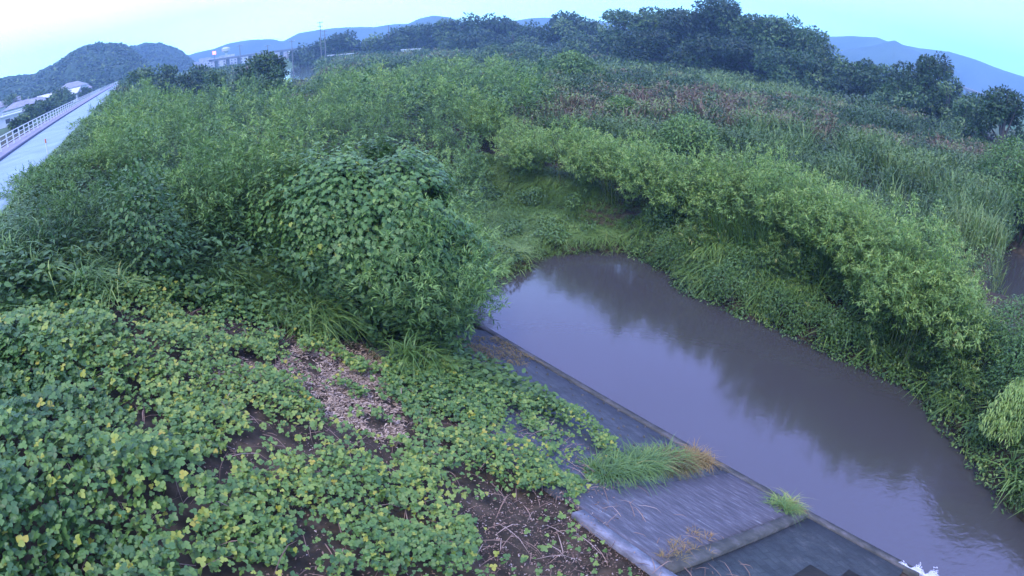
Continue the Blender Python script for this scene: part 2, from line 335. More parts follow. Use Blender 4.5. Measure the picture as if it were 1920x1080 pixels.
# ------------------------------------------------------------------ revetment
def slope_z(m): return np.interp(m, [4.17, 9.35], [0, -2.53])
def slab(name, m0, m1, s0, s1, lift, mat, label, cat, skew=0., group=None, nm=1, ns=1, ridges=0.):
    V = []; F = []
    mm = np.linspace(m0, m1, nm + 1); ss = np.linspace(0, 1, ns + 1)
    for a in mm:
        for b in ss:
            s_ = s0 + (s1 - s0) * b + skew * (a - 4.17); x_, y_ = xy(a, s_)
            V.append((x_, y_, slope_z(a) + lift + (ridges * (abs(((a * 2.6) % 1) - .5)) if ridges else 0)))
    n = ns + 1
    for i in range(nm):
        for j in range(ns): F.append((i * n + j, i * n + j + 1, (i + 1) * n + j + 1, (i + 1) * n + j))
    c = len(V); F2 = []
    # skirt
    ring = [j for j in range(n)] + [i * n + ns for i in range(1, nm + 1)] + [nm * n + j for j in range(ns - 1, -1, -1)] + [i * n for i in range(nm - 1, 0, -1)]
    base = []
    for k in ring: base.append(len(V)); V.append((V[k][0], V[k][1], V[k][2] - (.25 if name != 'cover_board' else .011)))
    for q in range(len(ring)):
        q2 = (q + 1) % len(ring); F.append((ring[q], base[q], base[q2], ring[q2]))
    o = bulk(name, V, F, mat)
    return tag(o, label, cat, group)
def mat_block(name, stops, scale, dark=.5, hgt=.03):
    m, t, o = newmat(name); tc = t.nodes.new('ShaderNodeTexCoord'); mp = t.nodes.new('ShaderNodeMapping'); mp.inputs['Rotation'].default_value[2] = R(49 + 20); t.links.new(tc.outputs['Object'], mp.inputs[0])
    br = t.nodes.new('ShaderNodeTexBrick'); br.inputs['Scale'].default_value = scale; br.inputs['Color1'].default_value = (1, 1, 1, 1); br.inputs['Color2'].default_value = (.75, .75, .75, 1); br.inputs['Mortar'].default_value = (dark, dark, dark, 1); br.inputs['Mortar Size'].default_value = .025; br.inputs['Brick Width'].default_value = .5; br.inputs['Row Height'].default_value = .33; t.links.new(mp.outputs[0], br.inputs['Vector'])
    n = t.nodes.new('ShaderNodeTexNoise'); n.inputs['Scale'].default_value = 3; n.inputs['Detail'].default_value = 8; n.inputs['Roughness'].default_value = .7; t.links.new(tc.outputs['Object'], n.inputs['Vector'])
    c = ramp(t, n.outputs[0], stops); mx = t.nodes.new('ShaderNodeMix'); mx.data_type = 'RGBA'; mx.blend_type = 'MULTIPLY'; mx.inputs[0].default_value = 1; t.links.new(c, mx.inputs[6]); t.links.new(br.outputs['Color'], mx.inputs[7])
    p = t.nodes.new('ShaderNodeBsdfPrincipled'); t.links.new(mx.outputs[2], p.inputs['Base Color']); p.inputs['Roughness'].default_value = .75
    b = t.nodes.new('ShaderNodeBump'); b.inputs['Distance'].default_value = hgt; b.inputs['Strength'].default_value = .9
    ad = t.nodes.new('ShaderNodeMath'); ad.operation = 'MULTIPLY_ADD'; t.links.new(n.outputs[0], ad.inputs[0]); ad.inputs[1].default_value = 1.2; t.links.new(br.outputs['Color'], ad.inputs[2]); t.links.new(ad.outputs[0], b.inputs['Height']); t.links.new(b.outputs[0], p.inputs['Normal']); t.links.new(p.outputs[0], o.inputs[0]); return m
MATD = mat_block('block_mat', [(.3, (.03, .04, .038)), (.55, (.055, .068, .062)), (.72, (.11, .115, .10))], 1.7, .72)
MATU = mat_block('stud_mat', [(.3, (.05, .06, .065)), (.6, (.085, .10, .105)), (.75, (.13, .14, .14))], 1.6, .7)
def streak_mat():
    m, t, o = newmat('streaked_concrete'); tc = t.nodes.new('ShaderNodeTexCoord'); mp = t.nodes.new('ShaderNodeMapping'); mp.vector_type = 'TEXTURE'; mp.inputs['Rotation'].default_value[2] = R(-49.4); mp.inputs['Scale'].default_value = (.55, .11, 1); t.links.new(tc.outputs['Object'], mp.inputs[0])
    n = t.nodes.new('ShaderNodeTexNoise'); n.inputs['Scale'].default_value = 1.5; n.inputs['Detail'].default_value = 7; n.inputs['Roughness'].default_value = .7; t.links.new(mp.outputs[0], n.inputs['Vector'])
    c = ramp(t, n.outputs[0], [(.3, (.06, .06, .065)), (.5, (.10, .095, .10)), (.60, (.14, .135, .14)), (.68, (.26, .26, .25)), (.76, (.5, .49, .48))])
    p = t.nodes.new('ShaderNodeBsdfPrincipled'); t.links.new(c, p.inputs['Base Color']); p.inputs['Roughness'].default_value = .7
    b = t.nodes.new('ShaderNodeBump'); b.inputs['Distance'].default_value = .02; t.links.new(n.outputs[0], b.inputs['Height']); t.links.new(b.outputs[0], p.inputs['Normal']); t.links.new(p.outputs[0], o.inputs[0]); return m
STRK = streak_mat()
MOSS = surfmat('mossy_concrete', [(.3, (.05, .055, .045)), (.5, (.09, .09, .07)), (.7, (.16, .15, .14))], 3, .85, .5, 14)
PALE = surfmat('pale_concrete', [(.3, (.10, .10, .10)), (.5, (.20, .20, .21)), (.62, (.27, .28, .29)), (.72, (.45, .46, .48))], 3.5, .7, .4, 12)
SK = .12
slab('block_mat', 4.3, 9.12, -12.5, -4.05, .012, MATU, 'dark studded block mat on the bank slope between the vines and the dry debris', 'revetment', SK, nm=6, ns=6)
slab('concrete_slab', 4.42, 9.12, -4.04, -2.28, .03, STRK, 'streaked ribbed concrete slab on the bank slope between grass clump and mossy beam', 'concrete slab', SK, nm=48, ns=4, ridges=.035)
slab('beam', 4.42, 9.12, -2.27, -2.03, .075, MOSS, 'mossy concrete beam running down the bank slope to the small tuft by the water', 'beam', SK, nm=8, ns=1)
slab('block_mat', 4.42, 9.12, -2.02, .35, .0, MATD, 'dark blue grey block mat at the bottom edge, below the mossy beam', 'revetment', SK, nm=6, ns=4)
slab('coping', 4.16, 4.41, -3.6, 2.5, .05, PALE, 'pale bluish concrete coping along the top of the slope', 'coping', 0, nm=1, ns=12)
slab('edge_beam', 9.13, 9.42, -13, 1.3, .03, MOSS, 'long mossy concrete edge along the near waterline', 'edge beam', 0, nm=1, ns=20)
BR = surfmat('wet_board', [(.3, (.03, .028, .022)), (.6, (.06, .052, .035)), (.75, (.09, .08, .05))], 4, .6, .4, 20, aniso=(1, 5, 1, .5))
slab('cover_board', 4.5, 7.05, -1.05, -.52, .012, BR, 'dark brown wet board on the block mat, the one nearer the mossy beam', 'board', SK, nm=2, ns=1)
slab('cover_board', 4.5, 7.7, -.50, .25, .018, BR, 'longer dark brown wet board on the block mat, nearer the weir foam', 'board', SK, nm=2, ns=1)
# studs of the upper mat, part of that mat
def studs():
    V = []; F = []; d = bpy.data.objects['block_mat']
    for m_ in np.arange(4.6, 9.1, .34):
        for k, s_ in enumerate(np.arange(-12.2, -4.2, .42)):
            if random.random() < .3: continue
            a = m_ + random.uniform(-.05, .05); b = s_ + SK * (m_ - 4.17) + random.uniform(-.06, .06); x_, y_ = xy(a, b); z = float(slope_z(a)) + .01; q = random.uniform(.02, .035); h = random.uniform(.02, .06); c = len(V)
            V += [(x_ - q, y_ - q, z), (x_ + q, y_ - q, z), (x_ + q, y_ + q, z), (x_ - q, y_ + q, z), (x_ - q * .5, y_ - q * .5, z + h), (x_ + q * .5, y_ - q * .5, z + h), (x_ + q * .5, y_ + q * .5, z + h), (x_ - q * .5, y_ + q * .5, z + h)]
            F += [(c + 4, c + 5, c + 6, c + 7), (c, c + 1, c + 5, c + 4), (c + 1, c + 2, c + 6, c + 5), (c + 2, c + 3, c + 7, c + 6), (c + 3, c, c + 4, c + 7)]
    o = bulk('studs', V, F, MOSS, d); o['kind'] = 'stuff'
studs()
def foam():
    a = np.array(on(1683, 1058, -2.47)); b = np.array(on(1760, 1092, -2.47)); n = 3600; t = U(0, 1, n) ; w = rng.normal(0, .045, n) * (.4 + 1.6 * t) * (1 + .8 * np.sin(t * 17)) 
    d = (b - a); p = np.array([-d[1], d[0]]) / np.linalg.norm(d); P = a + d * t[:, None] + p * (np.abs(w)[:, None]); 
    L = Leaves(); L.add(np.column_stack([P, -2.495 + U(0, .05, n)]), sph(n) * (1, 1, .25), (0, 0, 1), U(.012, .035, n), U(.012, .03, n), .5, 'card'); o = L.build('foam', G['foam']); tag(o, 'strip of white foam on the water at the weir, bottom right', 'foam', kind='stuff')
foam()

# ------------------------------------------------------------------ kudzu on the near bank
def pip(px_pts, z=0.): return np.array([on(a, b, z) for a, b in px_pts])
def inside(x, y, poly):
    c = np.zeros(len(x), bool); n = len(poly); j = n - 1
    for i in range(n):
        xi, yi = poly[i]; xj, yj = poly[j]
        c ^= ((yi > y) != (yj > y)) & (x < (xj - xi) * (y - yi) / (yj - yi + 1e-12) + xi); j = i
    return c
def pipg(px_pts):
    out = []
    for a, b in px_pts:
        z = 0.
        for _ in range(40): p = on(a, b, z); z = .6 * z + .4 * float(ground(*p))
        out.append(p)
    return np.array(out)
GRAVEL = [pipg([(495, 705), (530, 665), (560, 640), (640, 640), (700, 630), (775, 645), (740, 690), (700, 705), (640, 705), (590, 725), (540, 730)]), pipg([(585, 750), (620, 700), (700, 690), (750, 760), (765, 830), (720, 840), (660, 800), (600, 785)]), pipg([(395, 715), (460, 675), (515, 690), (470, 735)])]
DEBRIS = pipg([(840, 640), (930, 640), (1010, 660), (1020, 690), (930, 690), (870, 672)])
DIRT = pipg([(860, 960), (960, 940), (1060, 930), (1110, 985), (1215, 1075), (1230, 1130), (860, 1130), (900, 1060)])
DARKP = [pip([(990, 790), (1060, 800), (1120, 850), (1050, 860), (1000, 830)]), pip([(690, 800), (760, 790), (840, 860), (900, 900), (780, 890)]), pip([(330, 850), (420, 860), (430, 900), (360, 890)])]
def front(m): return np.interp(m, [-4, -2.5, -1.4, .2, 1.8, 2.8, 5.4, 8], [-7.6, -8.3, -9.5, -10.3, -10.4, -10.0, -7.8, -5.4])
def kudzu():
    n = 230000; m = U(-4.2, 7.6, n); s = U(-20, 6, n); x, y = xy(m, s); r = .8 * x + .6 * y
    lim = np.interp(s, [-9.5, -8.6, -7.9, -6.2, -5, -4.3, -3.9, -3, 6], [5.3, 6.0, 6.9, 7.0, 6.9, 6.4, 4.6, 3.9, 3.5]) + .5 * (fbm(x * 1.2, y * 1.2, 31) - .5)
    keep = (r > -3.45) & (m < lim) & (s > front(m) - .8 + fbm(x, y, 33)) & (np.hypot(x, y) > .9)
    for g in GRAVEL: keep &= ~(inside(x + .5 * (fbm(x * 3, y * 3, 4) - .5), y + .5 * (fbm(x * 3, y * 3, 6) - .5), g) & (fbm(x * 2.2, y * 2.2, 14) < .62))
    keep &= ~(inside(x + .5 * (fbm(x * 2, y * 2, 4) - .5), y + .5 * (fbm(x * 2, y * 2, 6) - .5), DIRT) & (U(0, 1, n) > .05)); keep &= ~inside(x, y, DEBRIS)
    for g in DARKP: keep &= ~(inside(x, y, g) & (U(0, 1, n) < .75))
    thin = fbm(x * 1.6, y * 1.6, 41, 3); dens = np.clip((thin - .37) * 6, .10, 1); dens = np.where(m < -.5, np.maximum(dens, .7), dens)
    keep &= U(0, 1, n) < dens
    x, y, m, s, thin = x[keep], y[keep], m[keep], s[keep], thin[keep]; n = len(x)
    lush = np.clip((1.0 - m) / 4, 0, 1)
    hh = (.05 + .8 * np.clip(fbm(x * .9, y * .9, 51) - .25, 0, 1) + .25 * (thin - .3)) * (1 + .9 * lush) * np.clip((.8 * x + .6 * y + 3.5) / 1.6, .25, 1)
    z = ground(x, y) + hh * np.sqrt(U(.12, 1, n))
    a = U(0, 2 * math.pi, n); tilt = rng.normal(0, .36, (n, 2)); Nn = unit(np.column_stack([tilt[:, 0] + .12, tilt[:, 1] - .18, np.ones(n)]))
    D = unit(np.column_stack([np.cos(a), np.sin(a), -.25 + rng.normal(0, .15, n)])); D = unit(D - Nn * (D * Nn).sum(1, keepdims=True))
    X = np.cross(D, Nn); sz = U(.024, .050, n) * (1 + .5 * lush) * (.85 + .3 * fbm(x * .5, y * .5, 61))
    hue = np.clip(.46 + rng.normal(0, .2, n) - .3 * lush + .7 * (fbm(x * .6 + 9, y * .6, 81) - .5), 0, .86); yl = U(0, 1, n); pz = fbm(x * .7, y * .7, 71); hue = np.where(yl < .04 + .25 * np.clip(pz - .5, 0, 1), U(.82, .93, n), hue); hue = np.where(yl < .0004, 1., hue)
    P = np.column_stack([x, y, z]); L = Leaves()
    L.add(P + D * sz[:, None] * .35, D + rng.normal(0, .1, (n, 3)), Nn, sz, sz, hue, 'kud')
    for sg in (-1, 1):
        D2 = unit(D * .25 + X * sg); L.add(P, D2 + rng.normal(0, .12, (n, 3)), Nn + rng.normal(0, .15, (n, 3)), sz * .93, sz * .85, hue + rng.normal(0, .03, n), 'kud')
    tag(L.build('kudzu_cover', G['kudzu']), 'carpet of broad green and yellowing kudzu leaves on the near bank', 'ground cover', kind='stuff')
    # runners and dead stems under the leaves
    M = []; n = 1500; m = U(-2, 6, n); s = U(-11, 2, n); x, y = xy(m, s); ok = (s > front(m)) & (.8 * x + .6 * y > -3)
    L = Leaves(); x, y = x[ok], y[ok]; n = len(x); a = U(0, 6.28, n)
    L.add(np.column_stack([x, y, ground(x, y) + U(.02, .2, n)]), np.column_stack([np.cos(a), np.sin(a), U(-.1, .4, n)]), (0, 0, 1), U(.25, .8, n), U(.006, .012, n), U(.2, .9, n), 'blade')
    # litter on soil
    n = 60000; m = U(0, 6.4, n); s = U(-11.5, 3, n); x, y = xy(m, s); z = ground(x, y) + U(.004, .03, n); z = np.where(m > 4.2, slope_z(m) + U(.02, .05, n), z)
    dn = np.where(inside(x, y, DIRT), 1.6, np.where(inside(x, y, DEBRIS), 1.0, .28)) * (m < np.interp(s, [-9, -7, -5, -3.5, -3], [7.2, 6.6, 6.3, 5.2, 4.3])); ok = (U(0, 1, n) < dn) & (s > front(m) - .5)
    x, y, z = x[ok], y[ok], z[ok]; n = len(x); a = U(0, 6.28, n)
    L.add(np.column_stack([x, y, z]), np.column_stack([np.cos(a), np.sin(a), U(-.2, .3, n)]), np.column_stack([U(-.4, .4, n), U(-.4, .4, n), np.ones(n)]), U(.012, .05, n), U(.006, .022, n), U(0, 1, n) ** 1.3, 'card')
    tag(L.build('leaf_litter', G['litter']), 'brown dead stems and fallen leaves on the bare soil', 'leaf litter', kind='stuff')
    L = Leaves()
    for g in GRAVEL:
        n = 16000; lo = g.min(0) - .3; hi = g.max(0) + .3; x = U(lo[0], hi[0], n); y = U(lo[1], hi[1], n); ok = inside(x + .3 * (fbm(x * 4, y * 4, 4) - .5), y + .3 * (fbm(x * 4, y * 4, 8) - .5), g) & (fbm(x * 4, y * 4, 3) > .42); x, y = x[ok], y[ok]; n = len(x); a = U(0, 6.28, n)
        L.add(np.column_stack([x, y, ground(x, y) + U(.005, .05, n)]), np.column_stack([np.cos(a), np.sin(a), U(-.15, .2, n)]), (0, 0, 1), U(.03, .12, n), U(.008, .03, n), U(0, 1, n), 'card')
    tag(L.build('straw_mulch', G['straw']), 'patches of pale cut straw and gravel between the vines', 'dry straw', kind='stuff')
kudzu()

# ------------------------------------------------------------------ bamboo
def clump(L, cx, cy, z0, h, rad, nc, nl, size, lean=(0, 0), tip=0., spread=1., vshift=0.):
    """arching culms; each node carries a fan of narrow drooping leaves"""
    per = 9; nn = max(3, nl // per)
    a = U(0, 6.283, nc); q = np.sqrt(U(0, 1, nc)); hh = h * (1 - .38 * q ** 2) * U(.78, 1.1, nc)
    out = np.column_stack([np.cos(a), np.sin(a)]) * (rad * q * spread)[:, None] + np.array(lean)
    t = U(.28, 1, (nc, nn)) ** .75
    bx = cx + .35 * out[:, :1] + out[:, :1] * t ** 1.8; by = cy + .35 * out[:, 1:] + out[:, 1:] * t ** 1.8
    bz = z0 + hh[:, None] * (t * 1.12 - .14 * t ** 3 * (1 + q[:, None]))
    P = np.stack([bx, by, bz], -1).reshape(-1, 3); n = len(P); tt = t.ravel(); k = .10 + .34 * (1 - tt)
    P += rng.normal(0, 1, (n, 3)) * (k * rad * .6)[:, None] * (1, 1, .6)
    od = np.repeat(out, nn, 0); od = od / (np.linalg.norm(od, axis=1, keepdims=True) + .2)
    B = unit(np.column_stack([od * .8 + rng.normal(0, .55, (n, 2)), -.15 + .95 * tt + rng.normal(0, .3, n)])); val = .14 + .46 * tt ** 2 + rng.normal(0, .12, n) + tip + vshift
    P = np.repeat(P, per, 0); B = np.repeat(B, per, 0); val = np.repeat(val, per); n = len(P)
    f = U(0, 1, n); P = P + B * (f * size * 1.7)[:, None] + rng.normal(0, size * .16, (n, 3)); D = unit(B * .9 + rng.normal(0, .45, (n, 3)) + np.array([0, 0, -.28]))
    Nn = np.column_stack([B[:, :2] * .4 + rng.normal(0, .3, (n, 2)), np.ones(n)])
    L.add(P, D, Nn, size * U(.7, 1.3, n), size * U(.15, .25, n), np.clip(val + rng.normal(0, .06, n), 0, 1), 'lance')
def poisson(pts, dmin):
    keep = []; cell = {}
    for i, (p, d) in enumerate(zip(pts, dmin)):
        k = (int(p[0] // 2.5), int(p[1] // 2.5)); ok = True
        for a in (-1, 0, 1):
            for b in (-1, 0, 1):
                for j in cell.get((k[0] + a, k[1] + b), ()):
                    if (pts[j][0] - p[0]) ** 2 + (pts[j][1] - p[1]) ** 2 < d * d: ok = False; break
                if not ok: break
            if not ok: break
        if ok: keep.append(i); cell.setdefault(k, []).append(i)
    return np.array(keep)
def shrubby(L, x, y, z0, h, rad, d):
    sz = max(.10, .0065 * d); n = int(min(1500, 5.5 * rad * h / (sz * sz))); v = sph(n); v[:, 2] = np.abs(v[:, 2]); o = random.random() * 50
    P = np.array([x, y, z0 + h * .25]) + v * (rad, rad, h * .72) * ((.72 + .5 * fbm(v[:, 0] * 2 + o, v[:, 1] * 2 + v[:, 2] * 2, 3)) * U(.7, 1.03, n))[:, None]
    L.add(P, unit(v * (1, 1, .2) + rng.normal(0, .5, (n, 3)) + np.array([0, 0, -.4])), v + np.array([0, 0, .8]), sz * U(.7, 1.3, n), sz * U(.45, .7, n), np.clip(U(.05, .5, 1)[0] + rng.normal(0, .1, n), 0, 1), 'kud')
def thicket():
    L = Leaves(); n = 16000; az = U(-54, 3, n) * math.pi / 180; D = np.exp(U(math.log(10.5), math.log(85), n)); x = np.sin(az) * D; y = np.cos(az) * D; m, s, r = msr(x, y)
    rlim = -2.95 + .4 * (fbm(s * .3, s * 0, 77) - .5)
    ok = (s < front(m) - .8) & (r > rlim) & (D > 0) & ~((x > -1.7 - .02 * D) & (D < 33)) & ((m < 9.6) | (s < -14.5)) & ((m < 19) | (s < -27)) & (D < 80)
    P = np.column_stack([x, y])[ok]; D = D[ok]; k = poisson(P, 1.7 + .016 * D); P = P[k]; D = D[k]; print('clumps', len(P))
    for (x, y), d in zip(P, D):
        m, s, r = msr(x, y)
        if ((x + 3.7) / 2.5) ** 2 + ((y - 11.3) / 1.9) ** 2 < 1: continue
        z0 = float(ground(x, y)); slope = np.interp(r, [-3.3, 2], [0, 1]); f = float(.5 * fbm(x * .11, y * .11, 88) + .5 * fbm(x * .33, y * .33, 89)); f2 = random.random()
        h = np.interp(slope, [0, .2, .45, 1], [.5, .9, 2.2, 3.5]) * np.interp(m, [1, 4, 12], [1, 1.22, 1.15]) * (.62 + .68 * f2) * (.7 + .6 * f)
        h *= np.interp(s, [-60, -16, front(m) - 1], [.85, 1.08, .95])
        if d > 45 and abs(x / y + .385) < .045: h = max(.4, min(h, 4.5 - .05 * d))
        size = max(.135, .0060 * d) * U(.85, 1.15, 1)[0]; q = min(1., (17. / d) ** 1.1)
        if random.random() < .2: shrubby(L, x, y, z0, h * .95, U(.9, 1.4, 1)[0], d); continue
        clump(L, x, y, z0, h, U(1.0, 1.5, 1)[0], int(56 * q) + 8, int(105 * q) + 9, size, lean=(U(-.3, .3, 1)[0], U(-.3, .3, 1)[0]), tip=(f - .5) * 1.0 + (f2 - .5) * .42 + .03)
    for x, y in [(-1.55, 10.3), (-1.6, 11.5), (-1.7, 12.8), (-1.85, 14.2), (-2.0, 15.8), (-2.2, 17.6), (-1.7, 13.5), (-2.6, 14.6), (-3.2, 14.6), (-4.8, 14.8), (-6.6, 13.2), (-2.4, 16.6), (-4.0, 17.0), (-7.0, 11.6), (-4.6, 13.4), (-2.6, 13.4), (-6.1, 12.2), (-3.6, 12.3), (-4.3, 11.9), (-3.0, 11.8), (-3.7, 11.4)]:
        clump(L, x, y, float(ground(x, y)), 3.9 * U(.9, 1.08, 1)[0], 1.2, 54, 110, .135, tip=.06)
    # understorey closing the thicket floor; leaf tone darkened to stand in for deep shade
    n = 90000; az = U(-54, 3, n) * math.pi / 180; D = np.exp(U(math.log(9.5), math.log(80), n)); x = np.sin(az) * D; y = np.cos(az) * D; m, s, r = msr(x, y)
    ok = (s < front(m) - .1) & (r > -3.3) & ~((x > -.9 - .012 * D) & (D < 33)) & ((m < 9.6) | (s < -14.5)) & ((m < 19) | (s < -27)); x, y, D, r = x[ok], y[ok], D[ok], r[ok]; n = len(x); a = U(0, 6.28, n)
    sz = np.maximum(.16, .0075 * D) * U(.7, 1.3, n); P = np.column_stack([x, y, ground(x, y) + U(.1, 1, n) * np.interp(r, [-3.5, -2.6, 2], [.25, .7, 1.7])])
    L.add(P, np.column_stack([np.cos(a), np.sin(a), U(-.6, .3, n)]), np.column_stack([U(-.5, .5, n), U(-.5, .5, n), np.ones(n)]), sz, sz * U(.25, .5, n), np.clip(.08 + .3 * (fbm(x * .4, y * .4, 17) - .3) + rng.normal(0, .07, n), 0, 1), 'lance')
    tag(L.build('bamboo_thicket', G['bamboo']), 'dense feathery thicket of dwarf bamboo filling the bank between levee road and stream', 'bamboo thicket', kind='stuff')
thicket()
row_px = [(915, 300), (990, 335), (1080, 362), (1165, 392), (1250, 418), (1330, 446), (1415, 476), (1500, 515), (1580, 560), (1660, 600), (1690, 630), (1715, 650)]
ROW_LABEL = ['farthest bamboo clump of the row across the stream, half hidden by the near thicket', 'bamboo clump with dark hollow base at the head of the green swamp', 'bamboo clump second right of the dark hollow in the far row', 'feathery bamboo clump behind the top end of the water', 'pale topped bamboo clump above the first tall reeds of the far bank', 'rounded bamboo clump behind the widest reed patch', 'bamboo clump midway along the row on the far bank', 'bamboo clump leaning over a dark gap above the bank weeds', 'bamboo clump with yellow green young shoots in front', 'large drooping bamboo clump near the right end of the far row', 'tall bamboo clump right of the large drooping one', 'last bamboo clump of the far row, beside the small blue pool']
def row():
    for i, (p, lab) in enumerate(zip(row_px, ROW_LABEL)):
        b = on(*p, -1.3); d = math.hypot(*b); b = b * (1 + .9 / d); z0 = float(ground(*b)); t = thing('bamboo_clump', (*b, z0), lab, 'bamboo', 'bamboo clumps in a row on the far bank')
        L = Leaves()
        for k in range(4):
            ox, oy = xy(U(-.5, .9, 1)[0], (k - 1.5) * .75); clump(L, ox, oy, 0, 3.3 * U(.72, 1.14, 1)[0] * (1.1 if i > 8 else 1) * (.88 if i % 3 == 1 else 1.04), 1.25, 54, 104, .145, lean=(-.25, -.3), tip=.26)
        L.build('foliage', G['bamboo'], t)
        M = MB()
        for k in range(26):
            ox, oy = U(-.9, .9, 1)[0], U(-.9, .9, 1)[0]; M.tube([(ox, oy, 0), (ox * 1.2, oy * 1.2, 1.3), (ox * 1.6, oy * 1.6, 2.3)], [.014, .011, .006], 4)
        M.build('culms', G['culm'], t)
row()

# ------------------------------------------------------------------ vine covered mound at the front of the thicket
def mound():
    c = on(640, 560, 0.3); c = np.array((-3.7, 11.9)); t = thing('vine_covered_bush', (*c, float(ground(*c))), 'big dark bush hung with lobed kudzu leaves at the front of the bamboo thicket', 'bush')
    blobs = [(0, 0, 1.7, 1.7, 1.4, 2.2), (1.2, .3, 1.8, 1.2, 1.3, 2.1), (-1.3, -.1, 1.5, 1.3, 1.2, 1.8), (1.9, -.5, 1.2, .8, .9, 1.6), (-2.1, -.5, 1.0, 1.1, 1.0, 1.3), (.2, -1.1, .9, 1.8, .8, 1.3), (.6, 1.2, 2.3, 1.4, 1.2, 1.8), (-.2, .1, 2.5, 1.3, 1.1, 1.3), (-.3, -.6, 2.0, 1.2, .8, 1.2), (-.1, -.25, 1.9, 1.9, 1.35, 2.05)]
    L = Leaves(); B = Leaves()
    base = np.array([c[0], c[1], float(ground(*c))])
    for bx, by, bz, rx, ry, rz in blobs:
        n = int(2700 * (rx * ry + ry * rz + rx * rz) / 3); d = sph(n); d[:, 2] = np.abs(d[:, 2]) * 1.2 - .35; d = unit(d)
        bump = 1 + .28 * (fbm(d[:, 0] * 2.4 + bx, d[:, 2] * 2.4 + d[:, 1] * 1.7, 5) - .5)
        P = np.array([bx, by, bz]) + d * np.array([rx, ry, rz]) * bump[:, None] * U(.88, 1.04, n)[:, None]
        sag = fbm(P[:, 0] * 1.5, P[:, 2] * 1.3 + P[:, 1], 15); ok = (sag > (.455 + .03 * (d[:, 2] > .6) if bx != -.1 else .22)) & (P[:, 2] > .1); P, d = P[ok], d[ok]; n = len(P)
        Nn = unit(d * (1, 1, .7) + np.array([0, 0, .55]) + rng.normal(0, .22, (n, 3))); D = unit(np.column_stack([d[:, 0] * .3 + rng.normal(0, .35, n), d[:, 1] * .3 + rng.normal(0, .35, n), -1 + .3 * rng.normal(0, 1, n)])); D = unit(D - Nn * (D * Nn).sum(1, keepdims=True)); X = np.cross(D, Nn)
        sz = U(.042, .074, n); hue = np.clip(.46 + rng.normal(0, .17, n), 0, .85); hue = np.where(U(0, 1, n) < .02, 1, hue)
        L.add(P + D * .03, D, Nn, sz, sz, hue, 'lobe')
        for sg in (-1, 1): L.add(P, unit(D * .3 + X * sg), Nn + rng.normal(0, .15, (n, 3)), sz * .9, sz * .85, hue, 'lobe')
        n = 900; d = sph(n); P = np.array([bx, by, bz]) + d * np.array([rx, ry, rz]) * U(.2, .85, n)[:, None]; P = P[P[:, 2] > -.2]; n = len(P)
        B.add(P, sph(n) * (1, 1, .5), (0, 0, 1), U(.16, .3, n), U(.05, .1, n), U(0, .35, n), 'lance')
    for bx, by, bz, rx, ry, rz in [(-.2, .1, 1.5, 3.3, 2.0, 2.6), (-2.6, -.4, 1.1, 2.0, 1.5, 1.7), (1.2, .1, 1.6, 1.6, 1.9, 2.4)]:
        n = 5200; d = sph(n); d[:, 2] = np.abs(d[:, 2]) * 1.1 - .25; d = unit(d); P = np.array([bx, by, bz]) + d * np.array([rx, ry, rz]) * (U(.93, 1.06, n) * (1 + .2 * (fbm(d[:, 0] * 3 + bx, d[:, 2] * 3 + d[:, 1], 5) - .5)))[:, None]
        ok = (fbm(P[:, 0] * 1.9 + 7, P[:, 2] * 1.7 + P[:, 1], 25) > .50) & (P[:, 2] > .15); P, d = P[ok], d[ok]; n = len(P)
        Nn = unit(d * (1, 1, .7) + np.array([0, 0, .55]) + rng.normal(0, .25, (n, 3))); D = unit(np.column_stack([d[:, 0] * .3 + rng.normal(0, .4, n), d[:, 1] * .3 + rng.normal(0, .4, n), -1 + .3 * rng.normal(0, 1, n)])); D = unit(D - Nn * (D * Nn).sum(1, keepdims=True)); X = np.cross(D, Nn)
        sz = U(.045, .08, n); hue = np.clip(.5 + rng.normal(0, .18, n), 0, .93); L.add(P + D * .03, D, Nn, sz, sz, hue, 'lobe')
        for sg in (-1, 1): L.add(P, unit(D * .3 + X * sg), Nn, sz * .9, sz * .85, hue, 'lobe')
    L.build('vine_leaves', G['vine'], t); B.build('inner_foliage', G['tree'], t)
    M = MB()
    for k in range(60):
        a = random.uniform(-2.3, 1.9); b = random.uniform(-1.0, 1.2); M.tube([(a, b, -.1), (a * .95, b * .9, 1.0), (a * .8, b * .6 + .2, 1.9)], [.03, .022, .01], 5)
    M.build('stems', G['bark'], t)
mound()

